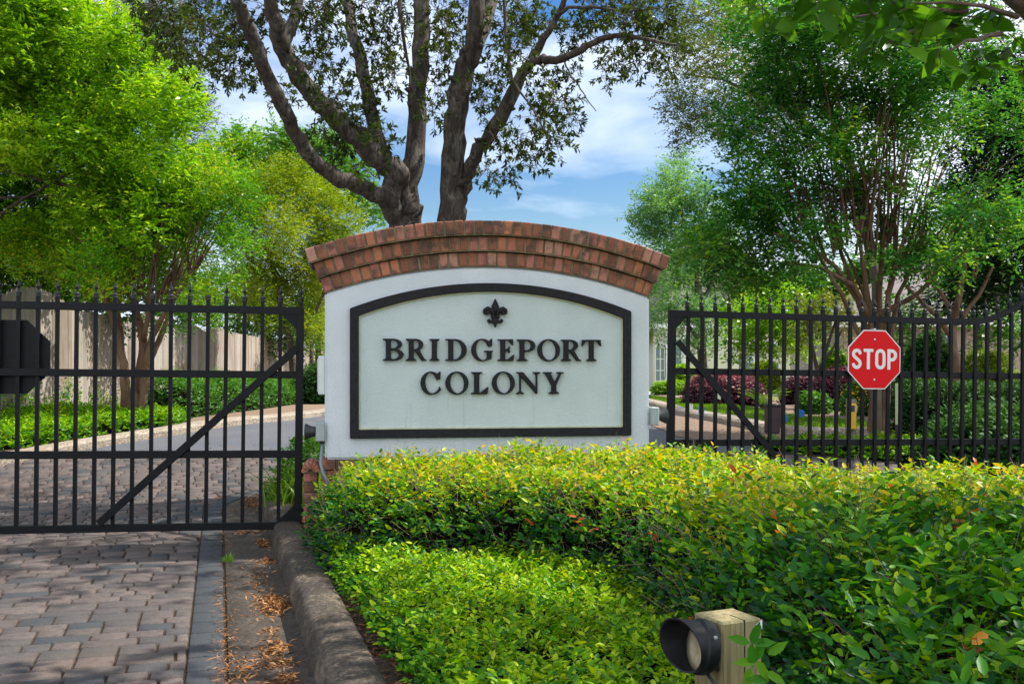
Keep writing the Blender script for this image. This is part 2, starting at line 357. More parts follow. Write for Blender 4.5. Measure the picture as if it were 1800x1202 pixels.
# paver drive
gut_out = [tuple(p) for p in offs(-0.325)]; sol_out = [tuple(p) for p in offs(-0.485)]
drive_poly = [(-9, -3), (9, -3), (9, 11.35), (-5.05, 11.35), (-5.7, 10.0), (-6.5, 8.0), (-9, 6)]
sheet('drive_joint_sand', [(-9, -3), (9, -3), (9, 11.35), (-4.95, 11.35), (-5.7, 10.0), (-6.5, 8.0), (-9, 6)], -0.012, M_sand)
V = []; Fq = []; tn = []
def paver(c, a, b, la, lb, tone):
    """centre c, unit axes a,b, half lengths"""
    g = 0.0066; ch = 0.005; z = float(zg(c[1])) + random.uniform(-0.0007, 0.0007); base = len(V)
    tx, ty = random.uniform(-.0016, .0016), random.uniform(-.0016, .0016)
    for (i, h) in ((g * 0.3, -0.03), (g, -0.0055), (g + ch, 0.0)):
        for sa, sb in ((-1, -1), (1, -1), (1, 1), (-1, 1)):
            q = c + a * sa * (la - i + random.uniform(-.0012, .0012)) + b * sb * (lb - i + random.uniform(-.0012, .0012))
            V.append((q[0], q[1], z + h + tx * sa * la + ty * sb * lb + float(zg(q[1])) - float(zg(c[1]))))
    for r in (0, 4):
        for k in range(4): Fq.append((base + r + k, base + r + (k + 1) % 4, base + r + 4 + (k + 1) % 4, base + r + 4 + k)); tn.append(tone)
    Fq.append((base + 8, base + 9, base + 10, base + 11)); tn.append(tone)
S_ = S2; t_ = -3.4
isl_test = sol_out + [(9, -3), (0, -3)]
cand = []
while t_ < 8.6:
    hgt = random.choice((0.118, 0.118, 0.118, 0.157)); s_ = -7 + random.uniform(-.1, .1)
    while s_ < 6.5:
        w = random.choice((0.157, 0.157, 0.157, 0.236, 0.118) if hgt < .15 else (0.157, 0.236, 0.157)); cand.append((s_ + w / 2, t_ + hgt / 2, w / 2, hgt / 2)); s_ += w
    t_ += hgt
cand2 = []
for (a, b, la, lb) in cand:
    if st(a, b)[1] < 8.7 and a + la > .185 and a - la < .17: e = a + la; la = (e - .164) / 2; a = e - la
    cand2.append((a, b, la, lb))
cand = cand2
C = np.array([st(a, b) for a, b, _, _ in cand]); keep = in_poly(C, drive_poly) & ~in_poly(C, isl_test)
dd = seg_dist(C, sol_out, False)
for c, k, d, (a, b, la, lb) in zip(C, keep, dd, cand):
    if not k or (d < la * 0.55 and c[1] > 8.7) or la < .012 or c[1] < 2.2 or abs(c[0]) > c[1] * 0.62 + 1: continue
    if a < 0 and c[1] < 8.2: continue
    tone = random.uniform(0.0, 0.17) if random.random() < 0.13 else random.uniform(0.26, 1.0)
    paver(c, S_, T2, la, lb, tone)
# soldier course that follows the gutter
acc = 0.0; so = offs(-0.405)
for i in range(len(so) - 20):
    p, q = so[i], so[i + 1]; L = np.linalg.norm(q - p); k = max(1, round(L / 0.2)); d = (q - p) / L; n_ = np.array((-d[1], d[0]))
    for j in range(k): paver(p + (q - p) * (j + .5) / k, d, n_, L / k / 2, 0.078, random.uniform(0.02, 0.19))
me = npmesh('drive', V, Fq, tn)
tag(link('drive', me, M_paver), kind='structure')
# asphalt beyond, kerbs and verges
sheet('road', [(-4.95, 11.35), (9, 11.35), (9, 10.2), (30, 10.2), (30, 11.0), (4.0, 11.35), (2.6, 11.8), (2.05, 12.4), (1.9, 13.6), (2.1, 16), (2.5, 20), (2.9, 40), (-2.9, 40), (-3.0, 17), (-3.4, 14.6), (-4.2, 12.6)], -0.002, M_asphalt)
def strip(name, pts, w, h, mat):
    pts = np.array(pts, float); t = np.gradient(pts, axis=0); t /= np.linalg.norm(t, axis=1)[:, None]; n_ = np.stack([t[:, 1], -t[:, 0]], 1)
    prof = [(0, -0.05), (0.01, h * .7), (0.05, h), (w - .03, h), (w, h - .02), (w + .005, -0.05)]; V = []
    D = []; N = []
    for i in range(len(pts) - 1):
        for j in range(8): f = j / 8; D.append(pts[i] * (1 - f) + pts[i + 1] * f); N.append(n_[i] * (1 - f) + n_[i + 1] * f)
    for p, q in zip(D, N):
        for o_, hh in prof: V.append((p[0] + q[0] * o_, p[1] + q[1] * o_, float(zg(p[1])) + hh))
    m = len(prof); Fc = [(i * m + j, i * m + j + 1, (i + 1) * m + j + 1, (i + 1) * m + j) for i in range(len(D) - 1) for j in range(m - 1)]
    me = pymesh(name, V, Fc, None, False); bm = bmesh.new(); bm.from_mesh(me); bmesh.ops.recalc_face_normals(bm, faces=bm.faces); bm.to_mesh(me); bm.free()
    return tag(link(name, me, mat), kind='structure')
strip('verge_kerb', [(-3.0, 40), (-3.0, 17), (-3.4, 14.6), (-4.2, 12.6), (-4.9, 11.5), (-5.7, 10.0), (-6.5, 8.0), (-9, 6)], 0.32, 0.09, M_conc2)
sheet('verge_soil', [(-3.3, 40), (-3.3, 17), (-3.7, 14.7), (-4.5, 12.7), (-5.2, 11.5), (-6.0, 10.0), (-6.8, 8.0), (-9.2, 6), (-30, 6), (-30, 40)], 0.03, M_straw)
strip('lane_kerb', [(4.6, 12.3), (3.7, 12.45), (3.2, 12.75), (2.95, 13.7), (2.75, 17), (2.95, 21), (3.2, 40)], 0.3, 0.1, M_conc2)
sheet('roadside_straw', [(2.6, 11.8), (2.05, 12.4), (1.9, 13.6), (2.1, 16), (2.5, 20), (2.9, 40), (3.3, 40), (3.05, 21), (2.85, 17), (3.05, 13.7), (3.3, 12.8), (4.6, 12.4), (4.8, 11.3), (4.0, 11.35)], 0.004, M_straw)
sheet('lawn', [(3.4, 12.9), (4.3, 12.72), (5.2, 12.9), (4.25, 14.6), (4.25, 16), (4.4, 18.6), (3.95, 25.9), (3.55, 30), (3.2, 21), (3.0, 17), (3.2, 13.8)], 0.05, M_lawn)
sheet('far_lawn', [(3.0, 37), (40, 37), (40, 60), (3.0, 60)], 0.02, M_lawn)
sheet('far_road', [(2.0, 31), (40, 31), (40, 37), (2.0, 37)], 0.012, M_far_road)
sheet('planting_soil', [(4.2, 16), (4.2, 14.6), (5.1, 12.9), (4.4, 12.7), (4.6, 12.3), (9, 12), (30, 12), (30, 30), (3.7, 30), (4.0, 24)], 0.03, M_straw)

# ------------------------------------------------------------------ glyph outlines
class G:
    def __init__(s, w, h=1.0, n=180):
        s.w = w; s.k = n; pad = 0.08
        s.x0 = -pad; s.y0 = -pad; s.nx = int((w + 2 * pad) * n); s.ny = int((h + 2 * pad) * n)
        X, Y = np.meshgrid(s.x0 + (np.arange(s.nx) + .5) / n, s.y0 + (np.arange(s.ny) + .5) / n); s.X = X; s.Y = Y; s.m = np.zeros(X.shape, bool)
    def poly(s, pts):
        P = np.stack([s.X.ravel(), s.Y.ravel()], 1); return in_poly(P, pts).reshape(s.X.shape)
    def rect(s, a, b, c, d): return (s.X >= a) & (s.X <= b) & (s.Y >= c) & (s.Y <= d)
    def ell(s, cx, cy, rx, ry, rot=0):
        c, q = math.cos(rot), math.sin(rot); dx = s.X - cx; dy = s.Y - cy
        return ((dx * c + dy * q) / rx) ** 2 + ((-dx * q + dy * c) / ry) ** 2 <= 1
    def stroke(s, pts, w):
        P = np.stack([s.X.ravel(), s.Y.ravel()], 1); return (seg_dist(P, pts, False) <= w / 2).reshape(s.X.shape)
    def bowl(s, xs, cx, cy, rx, ry, tx, ty, xi):
        o_ = (s.ell(cx, cy, rx, ry) & (s.X >= cx)) | s.rect(xs, cx, cy - ry, cy + ry)
        i_ = (s.ell(cx, cy, rx - tx, ry - ty) & (s.X >= cx)) | s.rect(xi, cx, cy - ry + ty, cy + ry - ty)
        return o_ & ~i_
    def serif(s, xa, xb, y, up, sx0, sx1):
        """slab serif with small brackets around stem sx0..sx1"""
        t = 0.075; d = 1 if up else -1
        p = [(xa, y), (xb, y), (xb, y + d * t * .8), (sx1 + .04, y + d * t * 1.15), (sx1, y + d * t * 2), (sx0, y + d * t * 2), (sx0 - .04, y + d * t * 1.15), (xa, y + d * t * .8)]
        return s.poly(p)
    def loops(s, blur=2):
        f = s.m.astype(float)
        for _ in range(2):
            k = np.ones(2 * blur + 1) / (2 * blur + 1)
            f = np.apply_along_axis(lambda r: np.convolve(r, k, 'same'), 0, f); f = np.apply_along_axis(lambda r: np.convolve(r, k, 'same'), 1, f)
        f -= 0.5; f[0, :] = f[-1, :] = -1; f[:, 0] = f[:, -1] = -1
        nxt = {}
        sg = f > 0; cells = np.argwhere((sg[:-1, :-1].astype(int) + sg[1:, :-1] + sg[:-1, 1:] + sg[1:, 1:]) % 4 != 0)
        def ip(a, b):
            fa, fb = f[a], f[b]; t = fa / (fa - fb); return (a[1] + (b[1] - a[1]) * t, a[0] + (b[0] - a[0]) * t)
        pos = {}
        for i, j in cells:
            c = [(i, j), (i, j + 1), (i + 1, j + 1), (i + 1, j)]; b = [sg[q] for q in c]; ent = []; ext = []
            for k in range(4):
                a_, b_ = c[k], c[(k + 1) % 4]
                if b[k] != b[(k + 1) % 4]:
                    key = (min(a_, b_), max(a_, b_)); pos[key] = ip(a_, b_)
                    (ext if b[k] else ent).append(key)
            if len(ent) == 1: nxt[ext[0]] = ent[0]
            else:
                for e1 in ext:
                    e2 = min(ent, key=lambda q: (pos[q][0] - pos[e1][0]) ** 2 + (pos[q][1] - pos[e1][1]) ** 2); ent.remove(e2); nxt[e1] = e2
        out = []; seen = set()
        for k0 in nxt:
            if k0 in seen: continue
            lp = []; k = k0
            while k not in seen and k in nxt: seen.add(k); lp.append(pos[k]); k = nxt[k]
            if len(lp) < 12: continue
            P = np.array(lp) / s.k + (s.x0 + .5 / s.k, s.y0 + .5 / s.k)
            out.append(rdp(P, 0.0022))
        return out
def rdp(P, eps):
    n = len(P); k = n // 2
    def rec(a, b):
        if b <= a + 1: return []
        A, B = P[a], P[b % n]; d = B - A; L = np.linalg.norm(d) + 1e-12; Q = P[a + 1:b] - A
        h = np.abs(Q[:, 0] * d[1] - Q[:, 1] * d[0]) / L; i = int(h.argmax())
        if h[i] < eps: return []
        m = a + 1 + i; return rec(a, m) + [m] + rec(m, b)
    idx = [0] + rec(0, k) + [k] + rec(k, n); return P[idx]
def glyph_mesh(name, g, width, height, depth, bevel=0.0):
    cu = bpy.data.curves.new(name, 'CURVE'); cu.dimensions = '2D'; cu.fill_mode = 'BOTH'; cu.extrude = depth / 2; cu.bevel_depth = bevel; cu.bevel_resolution = 1; cu.offset = -bevel
    for lp in g.loops():
        sp = cu.splines.new('POLY'); sp.points.add(len(lp) - 1); sp.use_cyclic_u = True
        for q, (x, y) in zip(sp.points, lp): q.co = (x / g.w * width, y * height, 0, 1)
    ob = bpy.data.objects.new(name, cu); COL.objects.link(ob)
    dg = bpy.context.evaluated_depsgraph_get(); me = bpy.data.meshes.new_from_object(ob.evaluated_get(dg))
    bpy.data.objects.remove(ob); bpy.data.curves.remove(cu)
    me.transform(Matrix.Rotation(R(90), 4, 'X'))      # now x right, z up, front towards -y
    me.name = name; return me
def serif_glyph(ch, w):
    g = G(w); X, Y = g.X, g.Y; st_ = 0.235
    if ch in 'BRP':
        s0, s1 = 0.13, 0.13 + st_
        m = g.rect(s0, s1, 0, 1) | g.serif(0, s1 + .05, 1, False, s0, s1)
        if ch == 'B':
            m |= g.serif(0, s1 + .05, 0, True, s0, s1) | g.bowl(s1 - .02, .43, .745, w - .5, .255, .21, .075, s1) | g.bowl(s1 - .02, .44, .275, w - .44, .275, .23, .08, s1)
        elif ch == 'P':
            m |= g.serif(0, s1 + .14, 0, True, s0, s1) | g.bowl(s1 - .02, .45, .71, w - .45, .29, .22, .08, s1)
        else:
            m |= g.serif(0, s1 + .12, 0, True, s0, s1) | g.bowl(s1 - .02, .42, .73, w - .56, .27, .21, .075, s1)
            m |= g.poly([(.40, .50), (.62, .50), (w - .08, .07), (w, .07), (w, 0), (w - .22, 0), (.40, .46)])
    elif ch in 'I':
        c = w / 2; m = g.rect(c - st_ / 2, c + st_ / 2, 0, 1) | g.serif(0, w, 1, False, c - st_ / 2, c + st_ / 2) | g.serif(0, w, 0, True, c - st_ / 2, c + st_ / 2)
    elif ch == 'D':
        s0, s1 = 0.13, .13 + st_; m = g.rect(s0, s1, 0, 1) | g.rect(0, s0 + .1, .93, 1) | g.rect(0, s0 + .1, 0, .07) | g.bowl(s1 - .02, .42, .5, w - .42, .5, .24, .075, s1)
    elif ch in 'OCG':
        rx = w / 2; m = g.ell(rx, .5, rx, .52) & ~g.ell(rx + .01, .5, rx - .215, .455, 0.12)
        if ch != 'O':
            m &= ~g.poly([(rx + .02, .5), (w + .1, .80), (w + .2, .5), (w + .2, .22 if ch == 'C' else .2), (rx + .1, .47)])
            m |= g.poly([(w - .13, .66), (w - .05, .66), (w - .03, 1.02), (w - .08, 1.02), (w - .2, .9), (w - .32, .93)])
            if ch == 'C':
                m &= ~(g.ell(rx + .12, .5, rx - .2, .42) & (Y < .6) & (X > rx)); m |= g.poly([(w, .22), (w - .035, .26), (w - .22, .09), (w - .3, .03), (w - .2, .02)])
            else:
                m |= g.poly([(w - .29, .04), (w - .06, .09), (w - .06, .40), (w, .41), (w, .475), (w - .42, .475), (w - .42, .41), (w - .29, .40)])
    elif ch == 'E':
        s0, s1 = .12, .12 + st_; m = g.rect(s0, s1, 0, 1) | g.rect(0, w - .12, .925, 1) | g.rect(0, w - .12, 0, .078) | g.rect(s1, w - .28, .475, .55)
        m |= g.poly([(w - .30, .94), (w - .12, 1), (w - .06, 1), (w - .06, .72), (w - .11, .72)]) | g.poly([(w - .34, .06), (w - .10, 0), (w - .06, 0), (w, .29), (w - .05, .29)])
        m |= g.poly([(w - .34, .51), (w - .27, .36), (w - .22, .36), (w - .22, .67), (w - .27, .67)])
    elif ch == 'T':
        c = w / 2; a, b = c - st_ / 2, c + st_ / 2; m = g.rect(a, b, 0, 1) | g.serif(a - .12, b + .12, 0, True, a, b) | g.rect(.02, w - .02, .92, 1)
        m |= g.poly([(.0, .70), (.06, .70), (.22, .93), (.22, 1), (.04, 1)]) | g.poly([(w, .70), (w - .06, .70), (w - .22, .93), (w - .22, 1), (w - .04, 1)])
    elif ch == 'L':
        s0, s1 = .13, .13 + st_; m = g.rect(s0, s1, 0, 1) | g.serif(0, s1 + .13, 1, False, s0, s1) | g.rect(0, w - .1, 0, .08) | g.poly([(w - .38, .07), (w - .1, 0), (w - .06, 0), (w, .32), (w - .055, .32)])
    elif ch == 'N':
        m = g.rect(.13, .21, 0, 1) | g.rect(w - .21, w - .13, 0, 1) | g.poly([(.02, 1), (.30, 1), (w - .13, .22), (w - .13, 0), (w - .2, 0), (.13, .88)])
        m |= g.serif(.0, .34, 0, True, .13, .21) | g.serif(w - .34, w, 1, False, w - .21, w - .13) | g.rect(0, .2, .935, 1)
    elif ch == 'Y':
        c = w / 2 + .02; a, b = c - st_ / 2, c + st_ / 2
        m = g.rect(a, b, 0, .45) | g.serif(a - .12, b + .12, 0, True, a, b) | g.poly([(.07, .95), (.34, .95), (c + .06, .5), (b, .42), (a, .40)]) | g.poly([(w - .20, .95), (w - .10, .95), (b, .40), (c - .02, .46)])
        m |= g.rect(0, .42, .93, 1) | g.rect(w - .34, w, .93, 1)
    g.m = m; return g
def hwy_glyph(ch, w):
    g = G(w); t = .165; h = t / 2
    arc = lambda cx, cy, rx, ry, a, b, n=14: [(cx + rx * math.cos(R(a + (b - a) * i / n)), cy + ry * math.sin(R(a + (b - a) * i / n))) for i in range(n + 1)]
    if ch == 'S':
        rx = w / 2 - h; g.m = g.stroke(arc(w / 2, .74, rx, .26 - h, 20, 200) + [(w / 2 + .03, .5)] + arc(w / 2, .27, rx, .27 - h, 40, -160), t)
        g.m = g.stroke(arc(w / 2, .735, rx, .265 - h, 18, 215, 18) + arc(w / 2, .275, rx, .275 - h, 38, -162, 18), t)
    elif ch == 'T': g.m = g.rect(0, w, 1 - t * .92, 1) | g.rect(w / 2 - h, w / 2 + h, 0, 1)
    elif ch == 'O':
        r = w / 2 - h; g.m = g.stroke(arc(w / 2, 1 - h - r, r, r, 0, 180) + arc(w / 2, h + r, r, r, 180, 360) + [(w - h, 1 - h - r)], t)
    elif ch == 'P':
        r = .22; g.m = g.rect(0, t, 0, 1) | g.stroke([(h, 1 - h)] + arc(w - h - r, 1 - h - r, r, r, 90, -90) + [(h, 1 - h - 2 * r)], t)
    return g
# ------------------------------------------------------------------ entrance sign wall
SX, SY = -0.1415, 6.965; syaw = R(9.8); sc_, ss_ = math.cos(syaw), math.sin(syaw)
def su(px): k = (px - 900) / F; return (k * SY - SX) / (sc_ - k * ss_)
sign = thing('entrance_sign', 'white stucco entrance sign wall with arched brick cap, black frame and BRIDGEPORT COLONY lettering', 'sign', (SX, SY, 0), (0, 0, syaw))
HWD = 1.148; RZ = 3.427; CZ = 1.923 - RZ; TH = 0.36
def arc_top(hw, z_side, z_peak, n=40):
    s = z_peak - z_side; r = (hw * hw + s * s) / (2 * s); c = z_peak - r; a = math.asin(hw / r)
    return [(r * math.sin(a - 2 * a * i / n), c + r * math.cos(a - 2 * a * i / n)) for i in range(n + 1)]   # right -> left
loop = [(-HWD, 0.588), (HWD, 0.588)] + arc_top(HWD, 1.725, 1.923)
MB().prism(loop, 0.0, TH).build('wall', M_stucco, sign, bevel=0.016)
def ring(outer, inner, y0, y1, name, mat, dx=0, bevel=0.004, parent=sign):
    n = len(outer); V = [(x + dx, y0, z) for x, z in outer] + [(x + dx, y0, z) for x, z in inner] + [(x + dx, y1, z) for x, z in outer] + [(x + dx, y1, z) for x, z in inner]
    Fc = []
    for i in range(n):
        j = (i + 1) % n
        Fc += [(i, j, n + j, n + i), (2 * n + i, 3 * n + i, 3 * n + j, 2 * n + j), (i, 2 * n + i, 2 * n + j, j), (n + i, n + j, 3 * n + j, 3 * n + i)]
    mb = MB(); mb.add(V, Fc); return mb.build(name, mat, parent, bevel=bevel)
def frame_loop(e):   # e = inset
    return [(-0.992 + e, 0.732 + e), (0.992 - e, 0.732 + e)] + arc_top(0.992 - e, 1.618 - e * 0.85, 1.804 - e)
FO, FI, FE = frame_loop(0), frame_loop(0.060), frame_loop(0.069)
ring(FO, FI, -0.032, 0.001, 'frame', M_frame, 0.012)
ring(FI, FE, -0.016, 0.001, 'frame_lip', M_edge, 0.012, 0.0)
P_ = [(x + 0.012, z) for x, z in FE]
MB().prism(P_, -0.003, 0.004).build('panel', M_panel, sign)
sp = {'B': (118, 250), 'R': (262, 393), 'I': (412, 475), 'D': (512, 647), 'G': (675, 812), 'E': (842, 948), 'P': (962, 1080), 'O': (1092, 1235), 'R2': (1240, 1368), 'T': (1370, 1495)}
def put_letter(ch, a, b, z0, z1, extra=0):
    u0, u1 = su(640 + a / 3.6), su(640 + b / 3.6); h = z1 - z0; w = (u1 - u0) / h
    me = glyph_mesh('letter', serif_glyph(ch, w), u1 - u0, h, 0.016, 0.004)
    o = link('letter', me, M_letter, sign); o.location = (u0, -0.022, z0); return o
for k, (a, b) in sp.items(): put_letter(k[0], a, b, 1.262, 1.414)
for ch, a, b in (('C', 355, 487), ('O', 512, 658), ('L', 675, 785), ('O', 805, 950), ('N', 960, 1110), ('Y', 1128, 1258)): put_letter(ch, a, b, 1.031, 1.186)
# fleur-de-lis emblem
g = G(0.84); c = .42
cen = [(c, 1.0), (c + .035, .92), (c + .12, .74), (c + .125, .62), (c + .07, .46), (c + .05, .34), (c - .05, .34), (c - .07, .46), (c - .125, .62), (c - .12, .74), (c - .035, .92)]
m = g.poly(cen)
for s in (-1, 1):
    pts = [(c + s * .07, .36), (c + s * .10, .50), (c + s * .17, .62), (c + s * .26, .66), (c + s * .345, .60), (c + s * .34, .51), (c + s * .27, .49)]
    m |= g.stroke(pts, .12) | g.ell(c + s * .30, .57, .115, .10)
    m |= g.stroke([(c + s * .06, .32), (c + s * .10, .22), (c + s * .19, .19), (c + s * .235, .25), (c + s * .20, .27)], .075)
m |= g.rect(c - .15, c + .15, .33, .385) | g.poly([(c - .055, .34), (c + .055, .34), (c + .075, .16), (c, 0.0), (c - .075, .16)])
g.m = m; me = glyph_mesh('emblem', g, 0.176, 0.209, 0.018, 0.005); o = link('emblem', me, M_letter, sign); o.location = (su(869.5) - 0.088, -0.024, 1.491)
em = MB(); ez = 1.491
for s in (-1, 1):
    em.tube([(s * x, -0.036, ez + z * .209) for x, z in ((.018, .42), (.028, .55), (.052, .64), (.068, .60), (.064, .53))], [.004, .007, .008, .007, .005], 8)
em.tube([(0, -0.036, ez + .209 * z) for z in (.4, .6, .72, .9)], [.006, .014, .013, .002], 8); em.tube([(-.03, -.037, ez + .075), (.03, -.037, ez + .075)], .006, 8)
o = em.build('relief', M_letter, [x for x in sign.children if x.name.startswith('emblem')][0], True)
o.location = (0.088, 0.024, -1.491 + 0.0)
# brick cap: three corbelled courses
HB = 0.106; a_half = math.asin(HWD / RZ)
def arc_block(mb, r0, r1, a0, a1, y0, y1, tone, ch):
    n = 1; pts = []
    for (r, a) in ((r0, a0), (r1, a0), (r1, a1), (r0, a1)): pts.append((r * math.sin(a), CZ + r * math.cos(a)))
    cx = sum(p[0] for p in pts) / 4; cz = sum(p[1] for p in pts) / 4
    def ins(p, d): v = Vector((p[0] - cx, p[1] - cz)); L = v.length; v *= (L - d * 1.41) / L; return (cx + v.x, cz + v.y)
    V = []
    for (y, d) in ((y0, ch), (y0 + ch, 0), (y1 - ch, 0), (y1, ch)):
        for p in pts: q = ins(p, d) if d else p; V.append((q[0], y, q[1]))
    Fc = [(0, 1, 2, 3), (15, 14, 13, 12)] + [(r * 4 + k, r * 4 + (k + 1) % 4, r * 4 + 4 + (k + 1) % 4, r * 4 + 4 + k) for r in range(3) for k in range(4)]
    mb.add(V, Fc, tone)
for ci, (pj, ea) in enumerate(((0.014, 0.0), (0.045, 0.003), (0.085, 0.009))):
    r0 = RZ + ci * HB; r1 = r0 + HB - 0.008; A = a_half + ea; n = int(round(2 * A * (r0 + .05) / 0.0672)); mb = MB()
    for i in range(n):
        w = 2 * A / n; a0 = -A + w * i; gapa = 0.0055 / r0
        j = random.uniform(-.0025, .0025)
        arc_block(mb, r0 + random.uniform(0.000, .004), r1 + random.uniform(-.003, .002), a0 + gapa * random.uniform(.7, 1.4), a0 + w - gapa * random.uniform(.7, 1.4), -pj + j, TH + pj, random.random(), 0.0045)
    mb.build('brick_course', M_brick, sign)
    mm = MB(); k = 48
    for i in range(k):
        a0 = -A + 0.003 + (2 * A - 0.006) * i / k; a1 = -A + 0.003 + (2 * A - 0.006) * (i + 1) / k
        pts = [(r * math.sin(a), CZ + r * math.cos(a)) for r, a in ((r0 - 0.004, a0), (r1 - 0.004, a0), (r1 - 0.004, a1), (r0 - 0.004, a1))]
        mm.add([(x, -pj + .006, z) for x, z in pts] + [(x, TH + pj - .009, z) for x, z in pts], [(0, 1, 2, 3), (7, 6, 5, 4), (1, 5, 6, 2), (3, 7, 4, 0)] + ([(0, 4, 5, 1)] if i == 0 else []) + ([(2, 6, 7, 3)] if i == k - 1 else []))
    mm.build('mortar', M_mortar, sign)
# brick base under the stucco
mb = MB(); mm = MB()
mm.box(-HWD - .012, HWD + .012, -0.012, TH + .012, -0.1, 0.580); mm.build('base_core', M_mortar, sign)
for r in range(9):
    z0 = 0.588 - .068 * (r + 1) + .004; L = 0.102 if r == 0 else 0.203; x = -HWD - .024 - (0 if r % 2 else L / 2 if r else 0)
    while x < HWD + .02:
        xa, xb = max(x, -HWD - .024), min(x + L - .009, HWD + .024)
        if xb - xa > .02:
            for (ya, yb) in ((-.024, .05), (TH - .05, TH + .024)): mb.box(xa, xb, ya - (.012 if r == 0 else 0), yb, z0, z0 + .060, tone=random.random(), ch=.003)
        x += L
    for y in np.arange(.06, TH - .08, .1):
        for xx in (-HWD - .024, HWD - .04): mb.box(xx, xx + .064, y, y + .093, z0, z0 + .06, tone=random.random(), ch=.003)
mb.build('brick_base', M_brick, sign)
# small round-capped brick pier at the left end of the base
pier = MB(); x0, x1 = -1.290, -1.196
for r in range(8): pier.box(x0, x1, 0.02, 0.30, 0.50 - .068 * (r + 1) + .004, 0.50 - .068 * r - .004, tone=random.random(), ch=.004)
n = 7
for i in range(n):
    a0, a1 = math.pi * i / n + .03, math.pi * (i + 1) / n - .03; cx = (x0 + x1) / 2; pts = [(cx - r * math.cos(a), .505 + r * math.sin(a) * 1.15) for r, a in ((.018, a0), (.062, a0), (.062, a1), (.018, a1))]
    pier.prism(pts, 0.0, 0.30, tone=random.random())
pier.build('brick_pier', M_brick, sign); MB().box(x0 + .008, x1 - .008, .03, .29, -.05, .54).build('pier_core', M_mortar, sign)

def swpt(u, y, z): return Vector((SX + u * sc_ - y * ss_, SY + u * ss_ + y * sc_, z))
# electrical box on left side of wall
t = thing('electrical_box', 'flat pale electrical box on the left edge of the stucco sign wall', 'utility box', swpt(-HWD, .1, 0.97), (0, 0, syaw))
b = MB().box(-.045, -.0005, -.09, .12, 0.06, 0.325, ch=.006).build('housing', M_whitebox, t)
MB().box(-.0505, -.045, -.07, .10, .08, .305, ch=.002).build('cover', M_whitebox, t); MB().box(-.055, -.05, -.03, -.01, .19, .23).build('latch', M_dkgray, t)
def flood(lab, u, side, z, y=0.02):
    t = thing('floodlight', lab, 'floodlight', swpt(u, y, z), (0, 0, syaw), 'floodlights on the sides of the sign wall')
    s = side
    a, b = sorted((0.001 * s, 0.06 * s)); MB().box(a, b, -.06, .06, -.065, .065, ch=.006).build('junction_box', M_graybox, t)
    Mx = Matrix.Translation((s * .055, 0, 0.0)) @ Matrix.Rotation(R(90 * s), 4, 'Y') @ Matrix.Rotation(R(-8), 4, 'X')
    hd = MB().lathe([(.02, 0), (.034, .008), (.036, .03), (.046, .055), (.056, .075), (.052, .075), (.042, .055), (.02, .045)], 20, Mx); hd.build('lamp_head', M_dkgray, t, True, angle=R(35))
    MB().tube([(s * .055, 0, 0), (s * .075, 0, 0)], .018, 10).build('swivel', M_dkgray, t, True)
    return t
flood('dark floodlight on gray box at the left edge of the sign wall', -HWD, -1, 0.78)
flood('dark floodlight on gray box at the right edge of the sign wall', HWD, 1, 0.868)
t = thing('conduit', 'gray conduit pipe running down the left edge of the sign wall into the hedge', 'pipe', swpt(-HWD - .02, -.02, 0))
pts = [swpt(-HWD - .018, .02, .73), swpt(-HWD - .020, .02, .66), swpt(-HWD - .026, 0, .60), swpt(-HWD - .026, -.035, .56), swpt(-HWD - .012, -.06, .51), swpt(-HWD + .015, -.065, .45), swpt(-HWD + .03, -.065, .3), swpt(-HWD + .03, -.065, .0)]
o = MB().tube(pts, .0135, 10).build('pipe', plain('galvanised_conduit', (.16, .19, .22), .4, .4), t, True, world=True)
o = MB().tube([pts[0], pts[0] - Vector((0, 0, .03))], .019, 10).build('coupling', M_dkgray, t, True, world=True)

